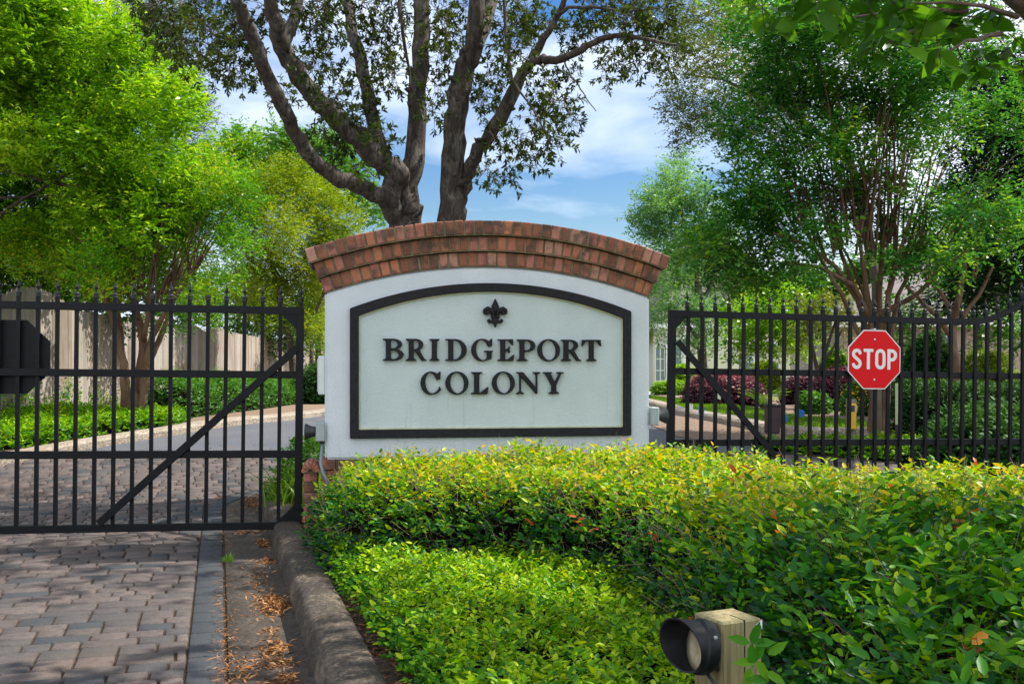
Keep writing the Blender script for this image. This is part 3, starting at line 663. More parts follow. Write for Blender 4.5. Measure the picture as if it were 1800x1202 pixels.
# ------------------------------------------------------------------ gates
def finial(mb, x, z, y=0.0):
    mb.lathe([(.0155, 0), (.0175, .003), (.0175, .012), (.015, .016), (.018, .02), (.018, .032), (.0155, .036), (.006, .040)], 8, Matrix.Translation((x, y, z)))
def spear(mb, x, z, y=0.0):
    mb.lathe([(.006, 0), (.0045, .012), (.008, .022), (.005, .027), (.012, .038), (.010, .046), (.004, .066), (.0012, .086)], 6, Matrix.Translation((x, y, z)))
    for s in (-1, 1): mb.tube([(x, y, z + .024), (x + s * .012, y, z + .026), (x + s * .024, y, z + .036)], [.005, .0045, .001], 6); 
    for s in (-1, 1): mb.tube([(x, y, z + .024), (x, y + s * .012, z + .026), (x, y + s * .024, z + .036)], [.005, .0045, .001], 6)
def gate(label, loc, yaw, roll, bars, ztop, zmid, zlow, zbot, stiles, x0, x1, rise=lambda x: 0.0, missing=(), braces=(), gussets=(), yb=0.0):
    t = thing('iron_gate', label, 'gate', loc, (0, roll, yaw), 'black iron entrance gates')
    hr = .0255
    xs = np.linspace(x0, x1, 40) if rise(x1) + rise(x0) > 1e-6 else np.array([x0, x1])
    V = []; Fc = []
    for x in xs:
        for (y, z) in ((-.026, -hr), (.026, -hr), (.026, hr), (-.026, hr)): V.append((x, y, ztop + rise(x) + z))
    for i in range(len(xs) - 1):
        for k in range(4): Fc.append((i * 4 + k, i * 4 + (k + 1) % 4, i * 4 + 4 + (k + 1) % 4, i * 4 + 4 + k))
    Fc += [(3, 2, 1, 0), tuple(len(V) - 4 + k for k in range(4))]
    MB().add(V, Fc).build('rail', M_black, t, bevel=.003)
    for z in (zmid, zlow, zbot):
        MB().box(x0 + .024, x1 - .024, -.0225, .0225, z - hr, z + hr, ch=.003).build('rail', M_black, t)
    for x in stiles: MB().box(x - .026, x + .026, -.0285, .0285, zbot - hr, ztop + rise(x) - hr, ch=.003).build('stile', M_black, t)
    zz = sorted((zbot, zlow, zmid))
    for i, x in enumerate(bars):
        mb = MB(); zt = ztop + rise(x)
        mb.box(x - .0125, x + .0125, yb - .0125, yb + .0125, zbot + hr - .002, zt - hr + .002)
        mb.box(x - .0125, x + .0125, -.0125, .0125, zt + hr - .002, zt + hr + .042)
        mb.build('picket', M_black, t)
        fm = MB(); finial(fm, x, zt + hr + .034)
        if i not in missing: spear(fm, x, zt + hr + .070)
        fm.build('finial', M_finial, t, True, angle=R(40))
    for (xa, za, xb, zb) in braces:
        d = Vector((xb - xa, 0, zb - za)); L = d.length; ang = math.atan2(d.z, d.x)
        Mx = Matrix.Translation((xa, 0, za)) @ Matrix.Rotation(-ang, 4, 'Y')
        MB().box(0, L, -.047, -.0285 if yb == 0 else -.0372, -.026, .026, Mx, ch=.003).build('brace', M_black, t)
    for (xa, za, sx, sz, L) in gussets:
        MB().prism([(xa, za), (xa + sx * L, za), (xa, za + sz * L)], -.020, .020).build('gusset', M_black, t)
    return t
LY = R(10.5); LA = Vector((-1.49, 7.05, 0)); lc, ls = math.cos(LY), math.sin(LY)
lbars = [-.162 - .1229 * i for i in range(0, 31)]
gl = gate('black iron gate of spear-topped pickets standing over the brick-paved drive left of the sign', LA, LY, 0.0105, [-.02] + lbars, 1.615, 1.164, 0.606, 0.104, [-.026, -3.95], -3.98, 0.0,
     missing=(5,), braces=[(-1.352, .14, -.05, 1.348)], gussets=[(-.052, 1.5895, -1, -1, .105), (-.052, .1295, -1, 1, .12)])
RY_ = R(13.5); RA = Vector((1.229, 7.77, 0))
def rise(x): d = max(0, x - 2.66); return 0.62 * d * d if d < .62 else 0.62 * .62 ** 2 + .77 * (d - .62) * max(0.0, 1 - (d - .62) * .5)
rbars = [.2456 + .118 * i for i in range(0, 36)]
gr = gate('black iron gate with upswept top rail, right of the sign', RA, RY_, 0.0135, [.127] + rbars, 1.642, 1.193, 0.634, 0.13, [.0, 4.62], -.026, 4.64, rise,
     braces=[(.03, 1.425, 1.235, .15)], gussets=[(.026, 1.6165, 1, -1, .09), (.026, .1555, 1, 1, .1)], yb=-.0235)
# gate posts
t = thing('gate_post', 'short black steel hinge post between the left gate and the brick base of the sign', 'post', (-1.455, 7.13, 0), (0, 0, LY))
MB().box(-.022, .04, -.03, .03, -.1, .56, ch=.003).build('post', M_black, t); MB().box(-.026, .044, -.034, .034, .56, .568, ch=.002).build('post_cap', M_black, t)
MB().tube([(-.05, 0, .45), (-.022, 0, .45)], .014, 10).build('hinge', M_finial, t, True); MB().tube([(-.05, 0, .2), (-.022, 0, .2)], .014, 10).build('hinge', M_finial, t, True)
MB().box(-.078, -.07, -.045, .01, .24, .55, ch=.002).build('latch_plate', M_graybox, t)
# ------------------------------------------------------------------ stop signs
M_red = plain('stop_red_sheeting', (0.70, 0.002, 0.006), 0.45, 0, 0.05, 60, 0.05, .2)
M_refl = plain('white_reflective_sheeting', (0.78, 0.79, 0.76), 0.4, 0, 0.05, 60, 0.05)
def octa(r, sx=1): return [(r * math.cos(R(22.5 + 45 * i)) * sx, r * math.sin(R(22.5 + 45 * i))) for i in range(8)]
def stop_sign(label, loc, yaw, roll, h, text):
    t = thing('stop_sign', label, 'road sign', loc, (0, roll, yaw)); r = h / 2 / math.cos(R(22.5))
    MB().prism(octa(r), -.002, .002).build('backing_plate', M_black if not text else M_refl, t)
    MB().prism(octa(r * .965), -.0035, -.0015).build('sign_face', M_red, t)
    if text:
        hh = h * .345; W = h * .86; ws = {'S': .56, 'T': .56, 'O': .60, 'P': .56}; gap = .115; tot = sum(ws.values()) + 3 * gap; k = W / (tot * hh); x = -W / 2
        for chh in 'STOP':
            w = ws[chh]; me = glyph_mesh('letter', hwy_glyph(chh, w * k), w * k * hh, hh, 0.0012, 0); o = link('letter', me, M_refl, t); o.location = (x, -.0044, -hh / 2 + .004); x += (w + gap) * k * hh
        if roll: MB().box(-.02, .02, .003, .05, h * .42, h * .46, ch=.003).build('bracket', M_graybox, t)
        if roll: MB().box(-.012, .012, -.004, .05, h * .5, h * .525, ch=.002).build('bracket', M_graybox, t)
        for z in (h * .34, -h * .34): MB().lathe([(.008, -.002), (.008, .002), (.004, .005)], 10, Matrix.Translation((0, -.004, z)) @ Matrix.Rotation(R(90), 4, 'X')).build('bolt', M_refl, t, True)
    return t
cR, sR = math.cos(RY_), math.sin(RY_); u = 1.768
stop_sign('red octagonal stop sign with white STOP lettering on the right gate', (RA.x + u * cR + .05 * sR, RA.y + u * sR - .05 * cR, 1.287), RY_, .0135, .482, True)
u = -1.925
s2 = stop_sign('dark back of an octagonal sign behind the left gate', (LA.x + u * lc - .035 * ls, LA.y + u * ls + .035 * lc, 1.287), LY + math.pi, 0, .5, True)
for c in s2.children:
    if c.name.startswith('backing'): c.data.materials[0] = M_black
# ------------------------------------------------------------------ foliage machinery
def unit(v): return v / (np.linalg.norm(v, axis=-1, keepdims=True) + 1e-9)
QT = (np.array([(0, 0, 0), (.45, .5, .07), (1, 0, -.06), (.45, -.5, .07)]), np.array([(0, 3, 2, 1)]))
L6 = (np.array([(0, 0, 0), (.22, .40, .05), (.60, .42, .02), (1, 0, -.10), (.60, -.42, .02), (.22, -.40, .05), (.5, 0, -.04)]), np.array([(0, 6, 3, 2, 1), (0, 5, 4, 3, 6)]))
def leaves(name, P, D, N, L, W, tone, mat, parent=None, tpl=QT, world=True):
    n = len(P); D = unit(D); S = unit(np.cross(D, N)); N2 = np.cross(S, D); L = np.broadcast_to(L, n)[:, None, None]; W = np.broadcast_to(W, n)[:, None, None]
    tv, tf = tpl; k = len(tv)
    V = P[:, None, :] + tv[None, :, 0:1] * L * D[:, None, :] + tv[None, :, 1:2] * W * S[:, None, :] + tv[None, :, 2:3] * L * N2[:, None, :]
    Fc = (np.arange(n)[:, None, None] * k + tf[None]).reshape(-1, tf.shape[1])
    me = npmesh(name, V.reshape(-1, 3), Fc, np.repeat(tone, len(tf)))
    return link(name, me, mat, parent, world)
def sticks(P, D, L, r):
    """thin 3-sided twigs as vertex / face arrays"""
    n = len(P); D = unit(D); A = unit(np.cross(D, np.array([.31, .2, .93]))); B = np.cross(D, A); V = np.empty((n, 6, 3)); L = np.broadcast_to(L, n)[:, None]; r = np.broadcast_to(r, n)[:, None]
    for k in range(3):
        o_ = A * math.cos(2.094 * k) + B * math.sin(2.094 * k); V[:, k] = P + o_ * r; V[:, 3 + k] = P + D * L + o_ * r * .5
    f = np.array([(0, 1, 4, 3), (1, 2, 5, 4), (2, 0, 3, 5)]); Fc = (np.arange(n)[:, None, None] * 6 + f[None]).reshape(-1, 4)
    return V.reshape(-1, 3), Fc
def twigs(name, P, D, L, r, mat, parent=None):
    V, Fc = sticks(P, D, L, r); return link(name, npmesh(name, V, Fc), mat, parent, True)
UP = np.array([0, 0, 1.0])
def spray(O, D, n, Lt, side=.9, up=.75, whorl=False, bias=None):
    """n leaves along each twig"""
    m = len(O); D = unit(D); Sd = unit(np.cross(D, UP + rng.normal(0, .15, (m, 3)))); i = np.arange(n)
    t = (i + .6) / n; Lt = np.broadcast_to(Lt, m)
    P = O[:, None] + D[:, None] * (Lt[:, None] * t[None])[:, :, None]
    sg = np.where(i % 2, 1, -1)[None, :, None]
    if whorl:
        Up2 = np.cross(Sd, D); ang = (i * 2.4)[None, :, None] + rng.uniform(0, 6.28, (m, 1, 1)); dd = D[:, None] * .7 + (Sd[:, None] * np.cos(ang) + Up2[:, None] * np.sin(ang)) * side
        P = O[:, None] + D[:, None] * (Lt[:, None] * (.55 + .45 * t[None]))[:, :, None]
    else: dd = D[:, None] * .55 + Sd[:, None] * sg * side
    dd = dd + rng.normal(0, .22, (m, n, 3)); nr_ = UP * up + rng.normal(0, .45, (m, n, 3))
    if bias is not None: nr_ = nr_ + bias
    return P.reshape(-1, 3), dd.reshape(-1, 3), nr_.reshape(-1, 3)
def blob(px, py, Y, rx, ry, rd=None):
    k = Y / F; return (at(px, py, Y), rx * k, (rx if rd is None else rd) * k, ry * k)
DENS = 6.5
def blob_twigs(blobs, dens, power=.45, out=.75, up=.15, jit=.5):
    O = []; D = []; T = []
    for (c, a, b, h) in blobs:
        n = max(3, int(DENS * dens * (a * b * h) ** (2 / 3))); u = unit(rng.normal(0, 1, (n, 3))); r = rng.random((n, 1)) ** power
        e = u * r * np.array([a, b, h]); O.append(np.array(c) + e); D.append(unit(u * out + rng.normal(0, jit, (n, 3)) + UP * up)); T.append(np.full(n, rng.normal(0, .13)))
    return np.concatenate(O), np.concatenate(D), np.concatenate(T)
def crown(tree, blobs, dens, nl, Lt, L, W, mat, tpl=QT, power=.45, out=.75, up=.15, whorl=False, tone0=.5, spread=.2, upn=.75, stick=None, name='crown', bias=None, cut=None):
    O, D, T = blob_twigs(blobs, dens, power, out, up)
    if cut is not None: k = cut(O); O, D, T = O[k], D[k], T[k]
    m = len(O); lt = Lt * rng.uniform(.6, 1.3, m); P, dd, N = spray(O, D, nl, lt, whorl=whorl, up=upn, bias=bias)
    tone = np.clip(tone0 + np.repeat(T, nl) + rng.normal(0, spread, len(P)), 0, 1); s = rng.uniform(.7, 1.2, len(P))
    o = leaves(name, P, dd, N, L * s, W * s, tone, mat, tree, tpl)
    if stick: twigs('twigs', O - D * lt[:, None] * .3, D, lt * 1.25, stick[0], stick[1], tree)
    return o
def chain(mb, pts, n=8, wob=0.0):
    P = [Vector(p[0]) for p in pts]; r = [p[1] for p in pts]
    if wob:
        Q = [P[0]]; rr = [r[0]]
        for i in range(len(P) - 1):
            for j in (1, 2, 3):
                f = j / 3; q = P[i].lerp(P[i + 1], f)
                if not (i == len(P) - 2 and j == 3): q += Vector([random.uniform(-1, 1) for _ in range(3)]) * wob * (r[i] + .02)
                Q.append(q); rr.append((r[i] * (1 - f) + r[i + 1] * f) * random.uniform(.94, 1.07))
        P, r = Q, rr
    mb.tube(P, r, n)
def pxchain(pts, Y0, Y1=None):
    m = len(pts); out = []
    for i, (px, py, w) in enumerate(pts):
        Y = Y0 + ((Y1 if Y1 is not None else Y0) - Y0) * i / max(1, m - 1); out.append((at(px, py, Y), w / 2 / F * Y))
    return out
def grow(mb, p, d, L, r, depth, spread=.35, nseg=4, kids=3, up=.12, tips=None, sides=6, wob=.13):
    pts = [(p.copy(), r)]; q = p.copy(); dd = d.normalized()
    for i in range(nseg):
        dd = (dd + Vector([random.gauss(0, wob) for _ in range(3)]) + Vector((0, 0, up))).normalized(); q = q + dd * L / nseg; pts.append((q.copy(), r * (1 - .55 * (i + 1) / nseg)))
    mb.tube([a for a, _ in pts], [b for _, b in pts], sides)
    if depth > 0:
        for k in range(kids):
            i = random.randint(max(1, nseg // 2), nseg); b = pts[i][0]; v = (dd + Vector([random.gauss(0, spread) for _ in range(3)])).normalized()
            grow(mb, b, v, L * random.uniform(.55, .85), pts[i][1] * .75, depth - 1, spread, nseg, kids, up, tips, max(4, sides - 1), wob)
    elif tips is not None: tips.append(q)

# ------------------------------------------------------------------ leaf materials
ML_oak = leaf_mat('oak_leaf', [(0, (.018, .028, .010)), (.5, (.045, .08, .014)), (1, (.12, .16, .03))], .28, .4, spec=.12)
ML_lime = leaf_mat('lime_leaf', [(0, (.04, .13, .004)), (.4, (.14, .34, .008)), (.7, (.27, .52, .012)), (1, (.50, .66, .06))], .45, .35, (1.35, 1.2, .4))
ML_myrtle = leaf_mat('myrtle_leaf', [(0, (.02, .10, .008)), (.4, (.08, .27, .010)), (.75, (.20, .44, .015)), (1, (.50, .52, .03))], .42, .3, (1.3, 1.2, .5))
ML_yellow = leaf_mat('yellow_green_leaf', [(0, (.08, .15, .008)), (.5, (.23, .35, .012)), (1, (.46, .46, .03))], .4, .45)
ML_mid = leaf_mat('mid_green_leaf', [(0, (.03, .10, .012)), (.5, (.08, .24, .025)), (1, (.17, .36, .04))], .35, .4)
ML_pine = leaf_mat('pine_needle', [(0, (.035, .065, .035)), (.5, (.075, .13, .055)), (1, (.10, .13, .06))], .2, .5)
ML_olive = leaf_mat('olive_leaf', [(0, (.03, .055, .02)), (.5, (.075, .12, .03)), (1, (.24, .28, .03))], .28, .4)
ML_rmyrtle = leaf_mat('deep_green_myrtle_leaf', [(0, (.012, .07, .022)), (.4, (.045, .19, .038)), (.75, (.11, .32, .03)), (1, (.34, .48, .04))], .4, .3, (1.3, 1.3, .6))  # deeper, bluer green for the right-hand crape myrtles
ML_conifer = leaf_mat('dark_conifer', [(0, (.006, .022, .008)), (.5, (.014, .05, .014)), (1, (.03, .10, .02))], .15, .45)
ML_blue = leaf_mat('blue_green_leaf', [(0, (.05, .15, .06)), (.5, (.12, .30, .11)), (1, (.24, .42, .15))], .4, .4)
ML_bigleaf = leaf_mat('broad_leaf', [(0, (.03, .10, .008)), (.5, (.06, .19, .012)), (1, (.12, .28, .02))], .45, .35)
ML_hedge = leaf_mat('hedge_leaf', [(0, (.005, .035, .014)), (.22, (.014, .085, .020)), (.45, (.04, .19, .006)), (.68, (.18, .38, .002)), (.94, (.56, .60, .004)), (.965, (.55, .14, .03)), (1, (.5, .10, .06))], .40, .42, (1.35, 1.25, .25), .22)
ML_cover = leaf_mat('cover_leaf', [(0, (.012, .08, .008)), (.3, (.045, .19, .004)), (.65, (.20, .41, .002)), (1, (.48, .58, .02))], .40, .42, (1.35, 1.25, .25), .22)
ML_purple = leaf_mat('purple_leaf', [(0, (.02, .008, .016)), (.5, (.09, .03, .06)), (1, (.42, .15, .16))], .2, .4, (1.2, .8, .9))
ML_shrub = leaf_mat('dark_shrub_leaf', [(0, (.01, .045, .01)), (.5, (.03, .10, .02)), (1, (.08, .18, .03))], .25, .55, (1.3, 1.25, .5), .12)
ML_grass = leaf_mat('grass_blade', [(0, (.06, .16, .01)), (1, (.22, .38, .03))], .35, .4)
ML_flower = leaf_mat('yellow_flower', [(0, (.55, .30, .01)), (1, (.8, .5, .02))], .3, .6)
ML_dead = leaf_mat('dry_leaf', [(0, (.05, .022, .010)), (.35, (.16, .07, .025)), (.75, (.36, .15, .045)), (1, (.50, .30, .15))], .1, .5)
MB_oak = bark_mat('oak_bark', (.010, .008, .007), (.08, .062, .047), (.19, .165, .135), 30, 1.0)
MB_myrtle = bark_mat('myrtle_bark', (.06, .03, .018), (.17, .095, .055), (.25, .165, .105), 8, .3)
MB_dark = bark_mat('dark_bark', (.03, .022, .017), (.09, .065, .048), (.12, .10, .08), 9, .5)
MB_twig = plain('dry_twig', (.26, .19, .13), .8, 0, .4, 30, 0)
MB_twig2 = plain('brown_twig', (.07, .045, .03), .8, 0, .4, 30, 0)

# ------------------------------------------------------------------ the oak behind the sign
YO = 9.35
oak = thing('oak_tree', 'big many-limbed oak with gray furrowed bark rising behind the sign wall', 'tree', (at(750, 861, YO).x, YO, float(zg(YO))))
tb = MB()
limbs = [
 ([(716, 880, 92), (715, 760, 78), (714, 600, 70), (713, 430, 66), (712, 385, 60), (712, 345, 56)], YO, YO),
 ([(712, 375, 52), (722, 300, 42), (728, 230, 36), (735, 150, 33), (740, 60, 31), (741, -60, 30), (745, -250, 24), (760, -500, 12)], YO, YO + .3),
 ([(712, 372, 52), (700, 325, 50), (690, 298, 46), (660, 270, 44), (630, 245, 42), (590, 210, 38), (545, 165, 36), (515, 120, 34), (495, 85, 36), (487, 55, 32), (478, 20, 26), (465, -60, 22), (450, -200, 16), (400, -420, 8)], YO, YO - 1.2),
 ([(495, 90, 28), (515, 35, 22), (530, -40, 20), (560, -180, 14), (600, -380, 8)], YO - .8, YO - .2),
 ([(706, 392, 46), (690, 362, 40), (670, 345, 34), (630, 325, 30), (585, 310, 28), (548, 278, 27), (515, 230, 26), (490, 180, 28), (470, 130, 26), (445, 70, 26), (425, 20, 24), (400, -40, 22), (370, -160, 16), (330, -350, 8)], YO, YO - 2.0),
 ([(672, 285, 32), (660, 235, 26), (650, 170, 24), (632, 100, 23), (618, 50, 22), (608, 0, 20), (598, -60, 18), (590, -200, 12), (560, -400, 6)], YO - .2, YO + 1.0),
 ([(790, 880, 84), (790, 700, 64), (790, 560, 56), (791, 440, 50), (793, 384, 47), (795, 300, 43), (797, 230, 41), (805, 170, 42), (820, 115, 40), (832, 80, 36), (838, 20, 31), (840, -60, 28), (850, -220, 22), (860, -480, 10)], YO + .1, YO - .5),
 ([(832, 100, 28), (850, 50, 29), (864, 0, 27), (880, -80, 22), (900, -220, 16), (960, -420, 8)], YO - .1, YO + .8),
 ([(797, 400, 34), (806, 360, 30), (815, 325, 28), (828, 290, 26), (850, 250, 26), (880, 210, 28), (905, 160, 25), (925, 120, 20), (940, 98, 18), (965, 55, 13), (990, 10, 11), (1010, -60, 8), (1060, -220, 5)], YO + .1, YO - 1.0),
 ([(934, 110, 17), (955, 104, 16), (975, 107, 16), (1010, 95, 14), (1045, 75, 12), (1080, 62, 10), (1130, 68, 7), (1190, 80, 4)], YO - .85, YO - 1.6),
 ([(978, 28, 8), (1000, 14, 7), (1040, 12, 6), (1100, 20, 4), (1160, 15, 3)], YO - .9, YO - 1.5),
 ([(704, -60, 9), (702, 0, 8), (708, 60, 7), (718, 120, 5), (724, 160, 4)], YO - .6, YO - .4),
 ([(992, 108, 3.5), (1004, 135, 3), (1016, 150, 2.6), (1030, 172, 2.2), (1048, 196, 1.5)], YO - 1.2, YO - 1.4),
 ([(885, -40, 7), (890, 60, 6), (900, 140, 5), (935, 190, 3.5), (960, 235, 2.5)], YO - 1.0, YO - 1.3)]
for l, a, b in limbs: chain(tb, pxchain([(x_, y_, w_ * .93) for x_, y_, w_ in l], a, b), 14, .2)
for i in range(90):      # bark knobs and stubs
    l, a, b = random.choice(limbs[1:3] + limbs[4:9]); j = random.randint(2, max(2, len(l) - 4)); f = random.random(); px = l[j][0] * (1 - f) + l[j + 1][0] * f; py = l[j][1] * (1 - f) + l[j + 1][1] * f; w = l[j][2]
    Y = a + (b - a) * (j + f) / (len(l) - 1); c = at(px, py, Y); d = Vector((random.choice((-1, 1)) * random.uniform(.5, 1), random.uniform(-1, .3), random.uniform(-.1, .6))).normalized(); rr = w / 2 / F * Y
    tb.tube([c + d * rr * .5, c + d * rr * 1.0, c + d * rr * random.uniform(1.12, 1.5)], [rr * .38, rr * .26, rr * .05], 6)
oak_trunk = tb.build('trunk', MB_oak, oak, True, world=True)
OB = [(300, 25, 50, 35), (345, 70, 45, 35), (400, 115, 35, 30), (330, 105, 22, 20), (425, 60, 35, 45), (380, 30, 45, 40), (425, 138, 22, 12), (285, 70, 25, 16), (270, 20, 30, 20),
      (560, 45, 40, 40), (568, 110, 26, 22), (560, 15, 50, 25), (590, 175, 25, 25), (600, 215, 25, 22), (575, 240, 22, 14), (640, 140, 20, 28), (648, 205, 15, 22), (665, 80, 22, 40), (690, 30, 30, 40), (690, 130, 18, 30), (672, 240, 18, 20), (600, 262, 22, 9), (655, 308, 14, 6), (500, 170, 12, 25), (540, 120, 15, 16),
      (772, 30, 22, 38), (770, 90, 16, 30), (768, 150, 12, 18), (758, 200, 9, 20), (790, 60, 20, 25), (890, 40, 30, 40), (905, 95, 25, 30), (870, 130, 22, 25), (855, 165, 14, 16), (930, 20, 30, 25), (960, 50, 25, 20),
      (955, 150, 28, 22), (985, 180, 24, 20), (1000, 215, 14, 18), (945, 205, 26, 22), (965, 250, 28, 16), (905, 268, 22, 12), (870, 245, 15, 14), (940, 282, 20, 9), (885, 318, 24, 8), (855, 300, 12, 9), (915, 235, 15, 12), (848, 185, 12, 9),
      (1040, 35, 30, 28), (1085, 95, 26, 18), (1065, 130, 12, 10), (1100, 40, 35, 25), (1140, 70, 35, 25), (1080, 10, 50, 20), (1180, 100, 25, 22), (1150, 20, 40, 25), (1010, 60, 20, 18), (1120, 115, 22, 12), (1005, 130, 10, 8), (480, 10, 30, 15), (640, 10, 30, 25), (820, 10, 20, 14)]
OBW = [blob(x, y, YO + random.uniform(-1.5, .6), a * 1.05, b * 1.05, 45) for x, y, a, b in OB]
OUT = [(Vector((random.uniform(-1.4, 2.3), random.uniform(4.4, 8.2), random.uniform(4.8, 6.2))), .7, .7, .35) for _ in range(26)] + [blob(random.uniform(150, 1150), random.uniform(-520, -60), YO + random.uniform(-2.0, 2.5), random.uniform(50, 95), random.uniform(30, 60), 80) for _ in range(42)]  # first blobs added out of view, ahead of the oak, to shade the drive
crown(oak, OBW, 290, 8, .12, .049, .021, ML_oak, L6, power=.5, up=-.1, whorl=True, tone0=.45, stick=(.003, MB_twig2))
crown(oak, OUT, 20, 7, .2, .095, .04, ML_oak, QT, power=.5, up=-.1, whorl=True, name='upper_shade_crown')
fern = crown(oak, [blob(815, 150, YO - .4, 22, 8, 10), blob(605, 225, YO - .9, 20, 10, 10), blob(640, 250, YO - .7, 20, 8, 10), blob(738, 160, YO - .1, 8, 22, 10)], 90, 8, .09, .06, .012, ML_grass, QT, up=.6, name='resurrection_fern', tone0=.2)

# ------------------------------------------------------------------ left side trees
def tree_root(name, lab, px, py_base, Y, group=None, cat='tree'):
    p = at(px, 655, Y); return thing(name, lab, cat, (p.x, Y, float(zg(Y))), group=group)
def blobs(L, Y, dY=1.0, rd=None): return [blob(x, y, Y + random.uniform(-dY, dY), a, b, rd) for x, y, a, b in L]
# big bright tree at far left
t = tree_root('broadleaf_tree', 'huge bright lime-green tree filling the upper left corner behind the fence', -40, 760, 15.5)
tb = MB(); b0 = Vector(t.location)
for px, py, pts in ((0, 0, [(-130, 760, 60), (-110, 560, 50), (-85, 450, 30), (-30, 330, 15), (60, 200, 15), (95, 100, 10), (120, 0, 6)]), (0, 0, [(-75, 430, 12), (40, 350, 6), (150, 290, 5), (240, 250, 4)]), (0, 0, [(-60, 480, 26), (-80, 300, 22), (-50, 100, 14), (-40, -50, 8)]), (0, 0, [(10, 300, 10), (130, 330, 6), (210, 300, 4)]), (0, 0, [(70, 230, 12), (150, 150, 7), (200, 90, 4)]), (0, 0, [(-40, 352, 5), (60, 345, 4), (150, 342, 3), (230, 350, 2)])):
    chain(tb, pxchain(pts, 15.2, 14.6), 8, .2)
tb.build('trunk', MB_dark, t, True, world=True)
LB = [(x, y, random.uniform(38, 62), random.uniform(26, 42)) for x, y in [(random.uniform(-120, 400), random.uniform(-120, 440)) for _ in range(210)] if x < 150 + (y + 60) * .75 and not (y > 300 and x < 130 and y < 400) and x < 330 and y < 430]
LBW = blobs(LB, 14.6, 1.5)
crown(t, LBW, 140, 7, .2, .095, .038, ML_lime, QT, tone0=.5, stick=None, spread=.24, power=.28)
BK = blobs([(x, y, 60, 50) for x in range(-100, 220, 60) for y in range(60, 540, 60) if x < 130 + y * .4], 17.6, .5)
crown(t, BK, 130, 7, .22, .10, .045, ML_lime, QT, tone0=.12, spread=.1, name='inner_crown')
t = tree_root('broadleaf_tree', 'dark dense tree low behind the left end of the plank fence', 60, 700, 18.5)
tb = MB(); chain(tb, pxchain([(60, 740, 30), (64, 500, 26), (70, 400, 16)], 18.5), 8, .1); chain(tb, pxchain([(110, 740, 22), (108, 480, 18), (112, 420, 10)], 18.5), 8, .1); tb.build('trunk', MB_dark, t, True, world=True)
crown(t, blobs([(x, y, 50, 40) for x in range(-80, 300, 45) for y in (400, 450, 500, 545)], 18.0, .6), 45, 7, .25, .11, .05, ML_mid, QT, tone0=.15, spread=.15)
# crape myrtle in front of the fence
def myrtle(lab, px, Y, pyb, stems, shoots, bl, dens, mat, tone0, group, L=.055, W=.026, nl=9, Lt=.24, upn=.75, up=.2, flat=False):
    t = tree_root('crape_myrtle', lab, px, pyb, Y, group); tb = MB()
    for l, a, b in stems: chain(tb, pxchain(l, a, b), 9, .12)
    for (x, y, dx, n, w, ln) in shoots:
        for i in range(n):
            px_ = x + random.uniform(-18, 18); s = random.uniform(.5, 1.0); tx = dx + random.uniform(-70, 70)
            Y1 = Y + random.uniform(-.7, .7)
            chain(tb, pxchain([(px_, y + random.uniform(-15, 25), w), (px_ + tx * .35 * s, y - ln * .35 * s, w * .75), (px_ + tx * .75 * s, y - ln * .7 * s, w * .5), (px_ + tx * s * 1.2, y - ln * s, w * .25)], Y, Y1), 5, .3)
    tb.build('trunk', MB_myrtle, t, True, world=True)
    crown(t, bl, dens, nl, Lt, L, W, mat, QT, tone0=tone0, spread=.2, out=.6, up=up, upn=upn)
    return t
YM = 14.2
myrtle('multi-stemmed crape myrtle with smooth brown trunks in front of the plank fence', 238, YM, 740,
  [([(226, 745, 22), (222, 690, 18), (218, 640, 14), (206, 590, 12), (190, 540, 10), (175, 490, 7), (160, 440, 5)], YM, YM - .3), ([(237, 745, 24), (240, 690, 20), (250, 640, 16), (252, 600, 14), (240, 550, 12), (235, 500, 9), (238, 440, 6)], YM, YM + .2),
   ([(246, 745, 20), (252, 690, 17), (256, 640, 13), (268, 590, 11), (290, 550, 9), (320, 505, 7), (350, 450, 4)], YM, YM - .2), ([(240, 690, 14), (262, 640, 11), (278, 600, 10), (296, 560, 8), (300, 500, 6), (310, 430, 4)], YM, YM + .3),
   ([(216, 640, 10), (212, 580, 9), (205, 520, 7), (215, 460, 5)], YM, YM), ([(252, 600, 10), (262, 540, 8), (270, 480, 7), (285, 420, 4)], YM, YM), ([(240, 560, 9), (222, 510, 7), (210, 460, 5)], YM, YM + .3)],
  [(200, 520, -40, 7, 5, 150), (240, 520, 0, 9, 5, 180), (290, 520, 50, 10, 5, 170), (330, 480, 70, 8, 4, 150)],
  blobs([(170, 470, 50, 30), (210, 440, 55, 35), (260, 470, 50, 35), (310, 450, 55, 40), (360, 420, 55, 40), (400, 380, 45, 40), (330, 370, 60, 45), (270, 380, 55, 40), (210, 380, 50, 40), (150, 420, 50, 35), (420, 430, 35, 30), (390, 490, 35, 20), (340, 510, 35, 18), (200, 510, 35, 18), (365, 560, 22, 14), (350, 520, 28, 20), (300, 320, 55, 40), (370, 320, 50, 40), (430, 340, 30, 30), (240, 320, 50, 35), (120, 470, 45, 30), (310, 575, 10, 14), (160, 510, 35, 15), (60, 470, 50, 25), (20, 430, 50, 30), (395, 300, 35, 20), (290, 500, 30, 15)], YM, .8, 60),
  210, ML_myrtle, .55, None)
